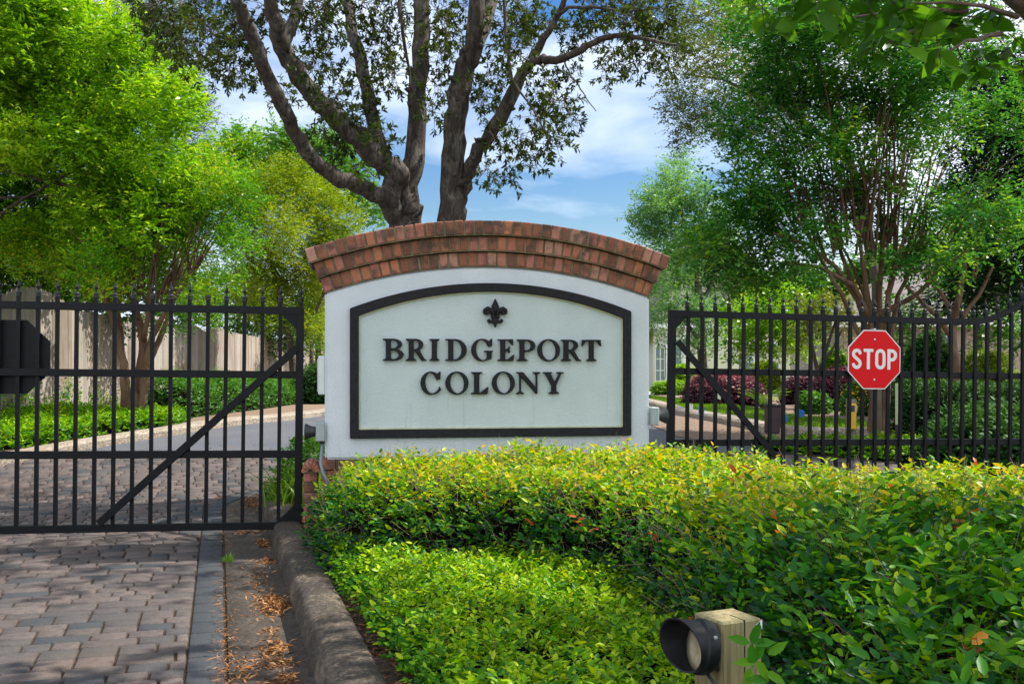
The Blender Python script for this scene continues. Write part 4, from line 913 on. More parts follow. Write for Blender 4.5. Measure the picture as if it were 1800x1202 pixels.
# further trees, left half
def simple_tree(name, lab, px, Y, trunk, bl, dens, nl, lt, L, W, mat, tone0, group=None, **k):
    t = tree_root(name, lab, px, 700, Y, group); tb = MB()
    for l in trunk: chain(tb, pxchain(l, Y, Y), 8, .12)
    tb.build('trunk', MB_dark, t, True, world=True); crown(t, bl, dens, nl, lt, L, W, mat, QT, tone0=tone0, **k); return t
simple_tree('feathery_tree', 'fine-leaved yellow-green tree between the crape myrtle and the sign', 520, 24, [[(520, 690, 14), (510, 600, 12), (490, 520, 10), (470, 440, 6)], [(515, 620, 8), (550, 560, 7), (575, 500, 5), (590, 420, 3)], [(508, 590, 7), (480, 560, 6), (440, 520, 4)], [(480, 470, 4), (500, 495, 4), (520, 490, 3), (540, 470, 2)]],
  blobs([(450, 340, 45, 35), (500, 330, 50, 35), (555, 350, 45, 35), (600, 390, 35, 30), (480, 400, 50, 35), (540, 410, 50, 35), (590, 440, 40, 30), (450, 460, 40, 35), (500, 470, 50, 30), (560, 480, 40, 30), (470, 520, 45, 28), (530, 530, 40, 28), (560, 580, 22, 18), (430, 520, 30, 25), (420, 400, 30, 35), (510, 300, 30, 16), (545, 560, 20, 20), (480, 560, 40, 14)], 24, 1.2), 202, 9, .4, .10, .03, ML_yellow, .5, spread=.25)
simple_tree('broadleaf_tree', 'rounded green tree beyond the fence, its top under the oak limbs', 560, 34, [[(560, 690, 12), (560, 500, 9), (555, 350, 5)]],
  blobs([(520, 260, 40, 26), (570, 270, 45, 30), (480, 290, 40, 30), (620, 300, 35, 25), (650, 360, 30, 30), (600, 340, 40, 30), (540, 310, 45, 30), (430, 300, 30, 30), (490, 235, 22, 15), (580, 620, 26, 14), (590, 560, 20, 30), (610, 480, 30, 35), (665, 385, 14, 14), (600, 250, 26, 14)], 34, 1.5), 68, 8, .5, .16, .08, ML_mid, .6, spread=.2)
simple_tree('broadleaf_tree', 'small bright green tree at the far end of the plank fence', 420, 36, [[(420, 690, 10), (420, 500, 7)]],
  blobs([(420, 250, 35, 22), (390, 270, 35, 28), (450, 265, 30, 20), (380, 330, 45, 35), (440, 330, 40, 35), (360, 290, 30, 30)], 36, 1.5), 68, 8, .5, .16, .07, ML_myrtle, .55)
simple_tree('pine_tree', 'gray-green pine rising behind the bright trees at upper left', 330, 40, [[(330, 690, 16), (325, 400, 13), (322, 200, 9), (318, 0, 5)], [(322, 190, 4), (350, 175, 3), (372, 165, 2)], [(322, 140, 4), (300, 120, 2)], [(322, 230, 4), (355, 225, 2)]],
  blobs([(360, 190, 20, 14), (340, 160, 25, 18), (350, 235, 22, 16), (330, 270, 40, 20), (310, 210, 25, 20), (320, 110, 30, 25), (290, 150, 25, 30), (260, 100, 30, 30), (320, 50, 35, 25), (280, 40, 35, 25), (230, 60, 30, 30), (240, 10, 40, 20), (300, 0, 45, 20), (200, 20, 30, 25), (370, 215, 12, 8), (345, 130, 22, 10)], 40, 1.5), 48, 9, .5, .22, .03, ML_pine, .5, out=.4, up=.3)
simple_tree('broadleaf_tree', 'dark green tree low behind the fence beside the left edge of the sign', 545, 30, [[(545, 700, 9), (548, 600, 7)]],
  blobs([(520, 590, 40, 30), (560, 560, 28, 40), (480, 600, 40, 24), (440, 590, 35, 20), (565, 500, 20, 30), (400, 560, 40, 26), (350, 550, 40, 26), (300, 545, 36, 26), (450, 550, 36, 22), (380, 510, 40, 26), (430, 500, 40, 26), (480, 530, 40, 24), (330, 500, 36, 24), (500, 570, 30, 20)], 30, .8), 78, 8, .4, .12, .055, ML_mid, .25)
# ------------------------------------------------------------------ right side trees
YR = 12.4
st_r = []
for (x1, x2, x3, w, dY) in ((1480, 1440, 1400, 10, -.5), (1505, 1480, 1460, 13, .3), (1525, 1515, 1505, 14, 0), (1545, 1550, 1550, 15, .4), (1562, 1580, 1600, 13, -.3), (1578, 1612, 1640, 11, .4), (1520, 1490, 1450, 9, .6), (1560, 1575, 1570, 10, .6)):
    bx = 1545 + (x1 - 1530) * .25; w *= .72
    st_r.append(([(bx, 790, w + 8), (bx + 1, 700, w + 5), (bx + (x1 - bx) * .3, 600, w + 2), (x1, 520, w), (x2, 450, w * .7), (x3, 380, w * .45)], YR, YR + dY))
for s in ((1470, 470, 1420, 430, 1360, 410), (1610, 520, 1660, 470, 1700, 440), (1500, 500, 1440, 470, 1380, 460)): st_r.append(([(1530, 560, 10), (s[0], s[1], 8), (s[2], s[3], 6), (s[4], s[5], 3)], YR, YR - .6))
RB = [(x + random.uniform(-14, 14), y + random.uniform(-12, 12), random.uniform(38, 66), random.uniform(7, 15)) for x in range(1215, 1790, 44) for y in range(-70, 450, 30) if random.random() < (.60 if x < 1690 else .22) and not (x < 1285 and y < 400) and not (x < 1330 and 230 < y < 330) and abs(x - 1510) < 250 + (y - 40) * .3]
RB += [(1260, 420, 35, 20), (1300, 460, 40, 22), (1340, 480, 40, 18), (1390, 470, 35, 15), (1310, 500, 35, 14), (1250, 470, 28, 15), (1620, 440, 35, 15), (1660, 460, 30, 14), (1590, 470, 20, 10)]
myrtle('tall many-stemmed crape myrtle rising behind the stop sign on the right gate', 1545, YR, 780, st_r,
  [(1440, 440, -110, 9, 4, 280), (1480, 430, -50, 12, 4.5, 330), (1520, 430, -10, 14, 5, 340), (1560, 430, 20, 14, 5, 340), (1600, 440, 70, 10, 4, 300), (1400, 430, -120, 6, 3.5, 180), (1640, 450, 90, 5, 3.5, 220)],
  blobs(RB, YR, 1.1, 60), 165, ML_rmyrtle, .52, None, .080, .038, 11, Lt=.34, upn=1.5, up=-.05, flat=True)
myrtle('smaller crape myrtle with forked pale trunk behind the clipped hedge at right', 1682, 14.5, 700,
  [([(1684, 730, 20), (1682, 650, 17), (1672, 590, 14), (1680, 550, 12), (1690, 500, 9), (1700, 440, 6)], 14.5, 14.5), ([(1674, 595, 10), (1650, 560, 9), (1620, 530, 7), (1590, 500, 5)], 14.5, 14.2), ([(1680, 560, 9), (1650, 510, 7), (1630, 470, 5)], 14.5, 14.8), ([(1682, 570, 8), (1720, 520, 7), (1745, 470, 5)], 14.5, 14.5)],
  [(1700, 470, 10, 6, 4, 160), (1640, 490, -30, 6, 4, 140)],
  blobs([(1700, 430, 40, 18), (1740, 400, 30, 14), (1650, 450, 35, 14), (1760, 470, 35, 16), (1680, 380, 34, 14), (1660, 330, 34, 14)], 14.5, .7, 50), 120, ML_rmyrtle, .42, None, .066, .033, 10, Lt=.34, upn=1.5, up=-.05)
t = simple_tree('conifer_tree', 'dark dense conifer at the right edge behind the crape myrtles', 1790, 16, [[(1840, 700, 24), (1835, 500, 20), (1830, 200, 14)], [(1785, 520, 8), (1720, 500, 6), (1660, 505, 3)], [(1785, 480, 8), (1740, 460, 5), (1690, 470, 3)]],
  blobs([(x + random.uniform(-10, 10), y, 48, 30) for y in range(130, 540, 42) for x in range(1730 - int((y - 130) * .14), 1900, 45)], 15.6, .8), 108, 9, .3, .12, .03, ML_conifer, .4, out=.5, up=-.05)
simple_tree('olive_oak_tree', 'fine-leaved gray-olive tree whose crown hangs from the top edge right of the oak', 1330, 19, [[(1545, 720, 20), (1540, 500, 18), (1500, 300, 15), (1430, 120, 11), (1380, -60, 7)], [(1495, 280, 9), (1400, 200, 7), (1340, 170, 6), (1270, 140, 5), (1200, 130, 3)], [(1460, 190, 8), (1500, 110, 7), (1560, 60, 5)], [(1640, 150, 9), (1600, 165, 7), (1560, 160, 4)]],
  blobs([(1195, 60, 40, 30), (1240, 30, 50, 35), (1240, 100, 45, 35), (1200, 150, 35, 22), (1290, 80, 50, 40), (1290, 150, 50, 35), (1210, 205, 30, 22), (1250, 210, 40, 28), (1200, 245, 18, 12), (1300, 220, 45, 30), (1350, 130, 50, 40), (1350, 200, 45, 30), (1400, 90, 50, 40), (1420, 170, 45, 35), (1460, 50, 55, 35), (1520, 100, 45, 35), (1580, 60, 50, 35), (1640, 40, 45, 30), (1310, 20, 50, 30), (1160, 35, 30, 20), (1390, 250, 40, 22), (1640, 130, 35, 22), (1700, 120, 30, 20), (1490, 10, 50, 25), (1180, 190, 12, 14), (1740, 60, 40, 30)], 19, 1.6, 80), 120, 9, .28, .075, .028, ML_olive, .5, spread=.25)
simple_tree('feathery_tree', 'pale blue-green feathery tree directly right of the sign wall', 1237, 27, [[(1235, 690, 20), (1236, 640, 17), (1232, 560, 14), (1225, 480, 10), (1200, 380, 6), (1190, 320, 4)], [(1232, 600, 9), (1200, 560, 6), (1170, 540, 4)], [(1230, 540, 9), (1260, 480, 6), (1280, 430, 4)]],
  blobs([(1180, 325, 26, 26), (1192, 296, 13, 14), (1205, 285, 10, 14), (1150, 350, 22, 20), (1160, 370, 30, 22), (1140, 400, 28, 18), (1200, 380, 36, 30), (1165, 430, 30, 24), (1220, 440, 36, 30), (1180, 480, 35, 26), (1230, 500, 36, 28), (1150, 520, 26, 22), (1200, 550, 32, 24), (1250, 560, 30, 24), (1160, 575, 24, 14), (1270, 400, 30, 30), (1290, 470, 30, 24), (1230, 350, 26, 26), (1240, 610, 22, 14), (1120, 392, 12, 8), (1190, 610, 16, 10)], 27, 1.2), 150, 10, .45, .12, .038, ML_blue, .62, spread=.25, up=.35)
simple_tree('broadleaf_tree', 'bright lime-green tree seen through the left end of the right gate', 1340, 24, [[(1330, 690, 6), (1333, 600, 5), (1340, 540, 4)]],
  blobs([(1290, 560, 30, 24), (1330, 545, 35, 26), (1370, 560, 35, 26), (1410, 570, 30, 24), (1350, 600, 38, 20), (1300, 600, 28, 20), (1400, 610, 30, 16), (1430, 540, 25, 22), (1380, 520, 35, 18), (1290, 635, 12, 8), (1350, 632, 12, 8)], 24, 1.0), 150, 8, .3, .10, .055, ML_lime, .5)
simple_tree('small_tree', 'small yellowish tree with thin crooked trunks seen through the gate left of the stop sign', 1440, 19, [[(1437, 705, 10), (1436, 650, 8), (1425, 600, 6), (1415, 550, 4)], [(1440, 680, 8), (1450, 620, 6), (1470, 560, 4)], [(1438, 650, 6), (1465, 610, 4), (1480, 580, 3)]],
  blobs([(1420, 540, 25, 18), (1460, 540, 28, 20), (1440, 570, 28, 16), (1480, 560, 20, 14), (1410, 590, 20, 12), (1470, 600, 18, 10), (1500, 530, 25, 18)], 19, .6), 156, 8, .25, .075, .04, ML_olive, .85, spread=.2)
for i, (x, y, Y, lab) in enumerate(((1180, 520, 52, 'dark green tree far behind the pale house, nearest the sign'), (1300, 500, 50, 'green tree behind the long low house'), (1420, 510, 45, 'broad green tree behind the small crooked tree'), (1560, 470, 44, 'dark tree behind the shingled roof at right'), (1720, 500, 42, 'dark tree mass behind the near house at the right edge'))):
    simple_tree('background_tree', lab, x, Y, [[(x, 690, 10), (x, 560, 7)]], blobs([(x + a, y + b, 45, 32) for a, b in ((-50, 30), (0, 0), (50, 30), (-30, 70), (30, 70), (0, 110), (-60, 110), (60, 110), (0, 40))], Y, 1.2), 70, 8, .6, .22, .11, ML_mid, .35 if i % 2 else .5, group='trees behind the houses')
simple_tree('broadleaf_tree', 'shaded leafy tree between the near house wall and the forked crape myrtle', 1700, 20, [[(1725, 700, 12), (1722, 600, 10), (1715, 520, 6)]], blobs([(1570, 590, 34, 24), (1600, 545, 30, 16), (1640, 560, 26, 16), (1700, 540, 34, 20), (1760, 560, 36, 26), (1800, 600, 34, 26), (1735, 600, 22, 22), (1800, 520, 36, 24), (1670, 500, 30, 18), (1730, 490, 34, 18), (1610, 610, 24, 16), (1560, 540, 20, 14)], 20, .8), 110, 8, .3, .11, .055, ML_mid, .22)
# near tree that hangs over the top right corner
t = thing('broadleaf_tree', 'near broad-leaved tree whose limb and large leaves hang into the top right corner', 'tree', (3.6, 4.4, 0.1))
tb = MB(); chain(tb, [(Vector((3.6, 4.4, 0)), .17), (Vector((3.5, 4.35, 1.3)), .14), (Vector((3.2, 4.25, 2.0)), .12), (Vector((2.55, 4.15, 2.46)), .10), (Vector((2.02, 4.05, 2.78)), .078), (Vector((1.4, 3.95, 3.3)), .06), (Vector((.6, 3.9, 3.9)), .035)], 10, .1)
chain(tb, [(Vector((3.2, 4.25, 2.0)), .09), (Vector((3.4, 4.0, 3.2)), .07), (Vector((3.2, 3.8, 4.4)), .03)], 8, .1)
for a, b in (((1790, 30), (1600, 5)), ((1760, 60), (1640, 110)), ((1700, 20), (1500, 30)), ((1640, -20), (1420, 10)), ((1560, -40), (1330, -5)), ((1640, 60), (1560, 75))): chain(tb, pxchain([(a[0], a[1], 10), ((a[0] + b[0]) / 2, (a[1] + b[1]) / 2 - 12, 6), (b[0], b[1], 3)], 4.05, 3.9), 6, .2)
tb.build('trunk', bark_mat('near_bark', (.07, .04, .035), (.17, .11, .09), (.22, .17, .15), 20, .5), t, True, world=True)
crown(t, [blob(x, y, 3.95 + random.uniform(-.3, .4), a, b, 60) for x, y, a, b in ((1330, 0, 40, 14), (1390, 8, 40, 16), (1450, 0, 45, 20), (1520, 5, 45, 22), (1590, 20, 45, 28), (1650, 50, 45, 32), (1610, 75, 36, 22), (1700, 30, 45, 30), (1560, 50, 25, 18), (1760, 80, 30, 14), (1790, 115, 20, 8), (1680, 90, 26, 12), (1500, 30, 25, 10))], 130, 4, .12, .105, .062, ML_bigleaf, L6, up=-.35, tone0=.35, out=.4, stick=(.003, MB_twig2))
crown(t, [(Vector((x, y, z)), .75, .75, .3) for x, y, z in ((2.6, 3.6, 3.7), (1.7, 3.4, 3.9), (3.5, 3.2, 3.6), (2.9, 4.4, 4.1), (1.3, 4.3, 4.2), (2.2, 4.9, 4.3), (3.8, 4.4, 4.2), (3.2, 2.4, 3.6), (4.4, 3.0, 3.9), (3.0, 1.6, 3.5), (4.6, 1.8, 3.8), (3.3, 3.3, 4.0), (3.9, 2.6, 4.1), (4.4, 3.6, 4.3), (2.9, 2.6, 4.2), (3.7, 4.6, 4.4), (4.8, 4.4, 4.5), (2.6, 3.2, 4.3))], 34, 5, .15, .11, .062, ML_bigleaf, L6, name='upper_shade_crown', tone0=.4)  # crown above the frame, thickened to shade the near hedge
# far wood that closes the road behind the sign
O, D, T = blob_twigs([blob(x + random.uniform(-12, 12), y, 58 + random.uniform(-2, 2), 34, 26) for x in range(560, 1150, 32) for y in (500, 545, 590, 635, 672)], 9)
P, dd, N = spray(O, D, 7, .7); w_ = leaves('distant_trees', P, dd, N, .32, .17, np.clip(.35 + np.repeat(T, 7) + rng.normal(0, .2, len(P)), 0, 1), ML_mid)
tag(w_, 'distant green trees closing the road behind the sign wall', 'trees', None, 'stuff')
# ------------------------------------------------------------------ clipped plants
def hnoise(x, y, s=1.0): return (np.sin(x * 3.1 * s + 1.3) * np.cos(y * 2.7 * s + .4) + .6 * np.sin(x * 7.3 * s + y * 5.1 * s) + .4 * np.cos(x * 13 * s - y * 11 * s)) / 2
def shell(poly, H, w, n, lo=.74, hi=1.03, zbase=0.1, wob=.04, base_follow=True, cut=None):
    """random points in the outer shell of a clipped mound; returns P, outward normal"""
    poly = [tuple(p) for p in poly]; A = np.array(poly); mn, mx_ = A.min(0), A.max(0); PP = []; NN = []; got = 0
    while got < n:
        m = 60000; q = rng.random((m, 2)) * (mx_ - mn) + mn; k = in_poly(q, poly); q = q[k]
        h = (H(q[:, 0], q[:, 1]) if callable(H) else np.full(len(q), H)) + wob * hnoise(q[:, 0], q[:, 1])
        z = rng.random(len(q)) * 1.04; d = seg_dist(q, poly); u = np.clip(1 - d / w, 0, 1); mm = (u ** 2.4 + z ** 2.4) ** (1 / 2.4)
        k = (mm > lo) & (mm < hi) & (rng.random(len(q)) < np.clip((mm - lo) / (hi - lo) * 1.3, .3, 1))
        q, z, h, u = q[k], z[k], h[k], u[k]
        e = .02; gx = (seg_dist(q + (e, 0), poly) - seg_dist(q - (e, 0), poly)); gy = (seg_dist(q + (0, e), poly) - seg_dist(q - (0, e), poly)); gn = unit(np.stack([-gx, -gy], 1))
        base = zbase + (zg(q[:, 1]) if base_follow else 0); P = np.column_stack([q, base + z * h]); N = unit(np.column_stack([gn * (u ** 1.4)[:, None], z ** 1.4 + .05]))
        if cut is not None: k = cut(P, N); P, N = P[k], N[k]
        PP.append(P); NN.append(N); got += len(P)
    return np.concatenate(PP)[:n], np.concatenate(NN)[:n]
def clipped(root, poly, H, w, n, nl, Lt, L, W, mat, tpl=QT, tone_top=.62, tone_side=.3, spread=.17, lo=.74, zbase=.1, wob=.04, stick=None, nst=0, name='foliage', cut=None, whorl=False, hi=1.03):
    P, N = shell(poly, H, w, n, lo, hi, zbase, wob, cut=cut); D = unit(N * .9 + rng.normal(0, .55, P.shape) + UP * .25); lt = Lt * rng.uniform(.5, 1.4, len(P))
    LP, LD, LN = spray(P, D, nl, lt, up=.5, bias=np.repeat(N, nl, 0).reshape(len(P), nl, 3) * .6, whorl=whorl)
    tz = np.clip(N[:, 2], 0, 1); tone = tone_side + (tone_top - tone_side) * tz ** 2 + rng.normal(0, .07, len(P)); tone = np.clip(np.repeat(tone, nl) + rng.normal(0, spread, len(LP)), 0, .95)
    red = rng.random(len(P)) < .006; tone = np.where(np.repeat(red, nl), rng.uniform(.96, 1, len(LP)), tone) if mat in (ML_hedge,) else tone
    s = rng.uniform(.55, 1.25, len(LP)); o = leaves(name, LP, LD, LN, L * s, W * s, tone, mat, root, tpl)
    if nst:
        P2, N2 = shell(poly, H, w, nst, lo - .12, hi, zbase, wob, cut=cut); D2 = unit(rng.normal(0, .6, P2.shape) + N2 * .8 + UP * .5); twigs('stems', P2, D2, rng.uniform(.05, .16, nst), stick[0], stick[1], root)
    return o
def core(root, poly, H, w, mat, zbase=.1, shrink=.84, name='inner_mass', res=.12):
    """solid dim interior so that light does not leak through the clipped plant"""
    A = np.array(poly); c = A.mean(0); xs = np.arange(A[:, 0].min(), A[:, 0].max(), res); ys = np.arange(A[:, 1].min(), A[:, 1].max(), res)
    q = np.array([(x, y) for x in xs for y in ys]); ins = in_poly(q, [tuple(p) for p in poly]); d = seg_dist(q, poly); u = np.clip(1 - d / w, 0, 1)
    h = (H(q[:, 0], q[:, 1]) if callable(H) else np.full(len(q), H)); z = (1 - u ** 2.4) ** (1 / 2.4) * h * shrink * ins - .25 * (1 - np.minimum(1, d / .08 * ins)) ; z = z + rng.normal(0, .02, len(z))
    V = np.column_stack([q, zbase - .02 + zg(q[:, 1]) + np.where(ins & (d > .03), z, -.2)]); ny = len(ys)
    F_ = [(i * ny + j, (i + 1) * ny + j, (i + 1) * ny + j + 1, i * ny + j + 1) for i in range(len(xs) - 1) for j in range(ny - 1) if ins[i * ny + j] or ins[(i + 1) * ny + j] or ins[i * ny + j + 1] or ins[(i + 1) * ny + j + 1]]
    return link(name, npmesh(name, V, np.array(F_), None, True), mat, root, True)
M_inner = plain('inner_shade_fill', (.006, .0065, .003), 1, 0, .6, 30, .8, .02)  # near-black solid fill paints the shade between the leaves
# ---- big hedge in front of the sign and right foreground
HP = [(-1.22, 6.58), (0.95, 6.93), (1.62, 5.85), (2.5, 4.95), (3.7, 4.35), (3.7, 1.2), (.74, 1.2), (.64, 2.0), (.66, 2.7), (.60, 3.6), (.50, 4.45), (.05, 4.95), (-.92, 5.25), (-1.22, 6.0)]
def HH(x, y): return .46 + .085 * np.clip((x + 1.2) / 1.8, 0, 1) - .02 * np.clip((x - .2) / .5, 0, 1) - .03 * np.clip((x - .8) / .9, 0, 1) * np.clip((y - 3.2) / 1.3, 0, 1) + .05 * np.clip((x - .5) / .4, 0, 1) * np.clip((5.5 - y) / 2, 0, 1)
t = thing('hedge', 'long glossy green hedge in front of the sign wall and across the right foreground', 'hedge', (.8, 5.5, .1))
vis = lambda P, N: (np.abs(P[:, 0]) < P[:, 1] * .56 + .15)
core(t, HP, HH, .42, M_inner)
near = lambda P, N: vis(P, N) & (P[:, 1] < 3.3)
far = lambda P, N: vis(P, N) & (P[:, 1] >= 3.1)
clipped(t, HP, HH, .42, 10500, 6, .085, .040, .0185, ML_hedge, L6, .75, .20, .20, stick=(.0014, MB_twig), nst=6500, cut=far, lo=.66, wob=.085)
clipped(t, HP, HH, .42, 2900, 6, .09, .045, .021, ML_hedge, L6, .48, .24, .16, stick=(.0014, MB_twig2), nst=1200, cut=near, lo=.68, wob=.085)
# upright new shoots on the hedge top
def shoots(root, spots, name='new_shoot'):
    O = []; D = []; Lg = []
    for (px, py, Y, ln) in spots:
        Yb = 7.0
        while Yb > 2:
            q = np.array([[(px - 900) / F * Yb, Yb]])
            if in_poly(q, HP)[0] and seg_dist(q, HP)[0] > .16: break
            Yb -= .04
        if Yb < 3: continue
        Yb -= random.uniform(0, .35); x = (px - 900) / F * Yb
        O.append(np.array([x, Yb, .1 + float(HH(x, Yb)) + .085 * float(hnoise(x, Yb)) - .03])); D.append(unit(np.array([random.uniform(-.5, .5), random.uniform(-.3, .3), 1.0]))); Lg.append(ln)
    O = np.array(O); D = np.array(D); Lg = np.array(Lg); P, dd, N = spray(O, D, 9, Lg, side=1.1)
    leaves(name, P, dd, N, .042 * rng.uniform(.7, 1.2, len(P)), .015 * rng.uniform(.8, 1.1, len(P)), np.clip(rng.normal(.82, .07, len(P)), 0, .94), ML_hedge, root, L6); twigs('shoot_stem', O, D, Lg * 1.05, .0016, MB_twig2, root)
spots = [(1450, 812, 6.0, .13), (1455, 815, 6.0, .14), (1535, 812, 5.9, .14), (1545, 815, 5.9, .16), (660, 805, 6.4, .06), (720, 800, 6.4, .06), (1045, 795, 6.6, .07), (1060, 798, 6.6, .06), (1090, 800, 6.5, .06), (1640, 835, 5.6, .07), (1680, 838, 5.5, .07)]
spots += [(x, 826 - 26 * min(1, (x - 570) / 200) if x < 1150 else 803 + (x - 1150) * .062, 6.3 - max(0, x - 1150) * .0016, random.uniform(.03, .07)) for x in [random.uniform(585, 1790) for _ in range(170)]]
shoots(t, spots)
# ---- low ground cover in front of the hedge
GP = [(-1.22, 6.15), (-.86, 5.0), (-.49, 3.9), (-.28, 3.25), (-.05, 2.4), (.0, 1.9), (1.0, 1.9), (1.0, 4.8), (.2, 5.3), (-.8, 5.6)]
g_ = thing('ground_cover', 'low bright green leafy ground cover between the kerb and the hedge', 'ground cover', (0, 4, .1)); g_['kind'] = 'stuff'
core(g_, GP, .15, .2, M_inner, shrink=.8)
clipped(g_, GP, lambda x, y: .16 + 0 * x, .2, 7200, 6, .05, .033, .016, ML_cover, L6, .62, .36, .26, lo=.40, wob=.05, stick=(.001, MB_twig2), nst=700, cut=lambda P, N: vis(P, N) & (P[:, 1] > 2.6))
gb = []; 
def blades(root, spots, L, w, mat, name='blades', tone=(.3, .9)):
    V = []; Fc = []; tn_ = []
    for (x, y, z, ln, ax, ay) in spots:
        b = len(V); yaw = random.uniform(0, 3.14); c_, s_ = math.cos(yaw) * w / 2, math.sin(yaw) * w / 2; k = 5
        for i in range(k + 1):
            f = i / k; ww = (1 - f ** 2) + .04; cx, cy, cz = x + ax * f * f * ln, y + ay * f * f * ln, z + ln * (f - .25 * f * f * (abs(ax) + abs(ay)))
            V += [(cx - c_ * ww, cy - s_ * ww, cz), (cx + c_ * ww, cy + s_ * ww, cz)]
        tt = random.uniform(*tone)
        for i in range(k): Fc.append((b + 2 * i, b + 2 * i + 1, b + 2 * i + 3, b + 2 * i + 2)); tn_.append(tt)
    return link(name, npmesh(name, V, np.array(Fc), tn_), mat, root, True)
sp_ = []
for px, py, ln, lean in ((705, 1045, .15, -.1), (712, 1060, .2, .15), (740, 1040, .12, .4), (760, 1050, .14, .5), (770, 1020, .12, -.4), (830, 1000, .12, .5), (850, 1010, .14, -.3), (900, 1010, .12, -.2), (928, 1080, .2, -.12), (980, 1080, .22, .3), (1120, 1120, .2, .35), (860, 1020, .1, .3), (1000, 1070, .12, .4), (930, 1000, .1, .6)):
    Y = (EYE - .2) * F / (py + 20 - HY); p = at(px, 655, Y); sp_.append((p.x, Y, .16, ln, lean, random.uniform(-.2, .2)))
tt_ = thing('grass_tuft', 'stray tall grass blades poking out of the low ground cover', 'grass', (0, 4.2, .1)); tt_['kind'] = 'stuff'
blades(tt_, sp_, 1, .009, ML_grass)
# ---- leaf litter: mulch chips on the bed, dry leaf piles in the gutter
def litter(name, lab, pts, L, W, tone, zoff=0.008, flat=.25, mat=ML_dead, cat='leaf litter'):
    n = len(pts); a = rng.uniform(0, 6.28, n); D = np.column_stack([np.cos(a), np.sin(a), rng.normal(0, flat, n)]); N = np.tile(UP, (n, 1)) + rng.normal(0, .35, (n, 3))
    o = leaves(name, pts, D, N, L * rng.uniform(.5, 1.3, n), W * rng.uniform(.6, 1.2, n), tone, mat, None, QT); tag(o, lab, cat, None, 'stuff'); return o
def on_path(n, i0, i1, o0, o1, z0, spread=None):
    i = rng.uniform(i0, i1, n); k = np.floor(i).astype(int); f = (i - k)[:, None]; B = kp[k] * (1 - f) + kp[k + 1] * f; Nn = nr[k] * (1 - f) + nr[k + 1] * f; o_ = rng.uniform(o0, o1, n)[:, None]
    q = B + Nn * o_; return np.column_stack([q, zg(q[:, 1]) + z0 + rng.random(n) * .012])
P = on_path(9000, 4, 26, .19, .75, .107); litter('mulch_chips', 'brown mulch chips and dead leaves on the bed beside the kerb', P, .035, .012, rng.uniform(0, .55, len(P)))
def pile(cx, cy, rx, ry, n, hh):
    q = rng.normal(0, .45, (n, 2)); r2 = (q ** 2).sum(1); ang = math.atan2(T2[1], T2[0]); ca, sa = math.cos(ang), math.sin(ang); x = q[:, 0] * ry; y = q[:, 1] * rx
    X = cx + x * ca - y * sa; Y = cy + x * sa + y * ca; return np.column_stack([X, Y, -.014 + .006 + hh * np.exp(-r2 * 2) * rng.random(n) + zg(Y)])
def gp(px, py): Y = EYE * F / (py - HY); return (px - 900) / F * Y, Y
piles = []
for px, py, rx, ry, n, hh in ((480, 1062, .085, .26, 620, .04), (462, 955, .05, .25, 220, .03), (468, 985, .05, .12, 130, .02), (490, 1135, .06, .13, 130, .015), (495, 1165, .06, .1, 110, .015), (475, 1108, .05, .08, 60, .01), (500, 1195, .08, .1, 160, .015), (430, 1180, .05, .25, 200, .01), (440, 892, .10, .5, 420, .03), (430, 935, .12, .12, 160, .02), (450, 1050, .12, .8, 260, .006), (470, 1150, .10, .3, 300, .008), (455, 1010, .1, .4, 140, .005)):
    x, y = gp(px, py); piles.append(pile(x, y, rx, ry, n, hh))
P = np.concatenate(piles); litter('leaf_litter', 'dry orange-brown leaves piled and scattered in the gutter beside the kerb', P, .038, .009, rng.uniform(.2, 1, len(P)), flat=.35)
P = on_path(2200, 0, 20, -.375, -.28, 0.002); P = P[(rng.random(len(P)) < np.clip((6.0 - P[:, 1]) / 2.2, .15, 1))]; litter('pine_needles', 'orange pine straw lying along the edge of the pavers', P, .045, .0045, rng.uniform(.3, .9, len(P)), flat=.2)
P = np.column_stack([rng.uniform(-7, -2, 500), rng.uniform(7.6, 12, 500), np.zeros(500)]); P[:, 2] = zg(P[:, 1]) + .006; litter('scattered_leaves', 'thin scatter of dry leaves on the paved drive behind the left gate', P, .04, .014, rng.uniform(.1, .8, 500))
x, y = gp(402, 986); tt_ = thing('grass_tuft', 'tiny green weed growing between the pavers and the gutter', 'grass', (x, y, 0)); tt_['kind'] = 'stuff'
blades(tt_, [(x + random.uniform(-.03, .03), y + random.uniform(-.03, .03), 0, random.uniform(.03, .07), random.uniform(-.8, .8), random.uniform(-.8, .8)) for _ in range(60)], 1, .004, ML_grass)
# ---- leafy perennials behind the left gate beside the sign
def liriope(lab, px, py, Y, n, ln, sx=.18):
    c = at(px, py, Y); z = float(zg(Y)) + .1; t = thing('strappy_plant', lab, 'plant', (c.x, Y, z), group='strappy plants at the sign base')
    blades(t, [(c.x + random.gauss(0, sx * .4), Y + random.gauss(0, .12), z, random.uniform(.5, 1) * ln, random.uniform(-.9, .9), random.uniform(-.8, .8)) for _ in range(n)], 1, .018, ML_grass, 'leaves'); return t
liriope('strappy green plant between the left gate and the sign, behind the hinge post', 500, 800, 8.1, 90, .42)
liriope('taller strappy green plant close behind the left edge of the sign base', 552, 790, 7.9, 60, .50, .14)
t = thing('ground_shrub', 'leafy green shrub at the island end behind the left gate', 'shrub', (-1.75, 8.9, .2)); clipped(t, [(-2.0, 8.2), (-1.3, 8.1), (-1.2, 9.6), (-1.9, 9.5)], .42, .3, 900, 7, .1, .06, .022, ML_mid, QT, .6, .4, .2)
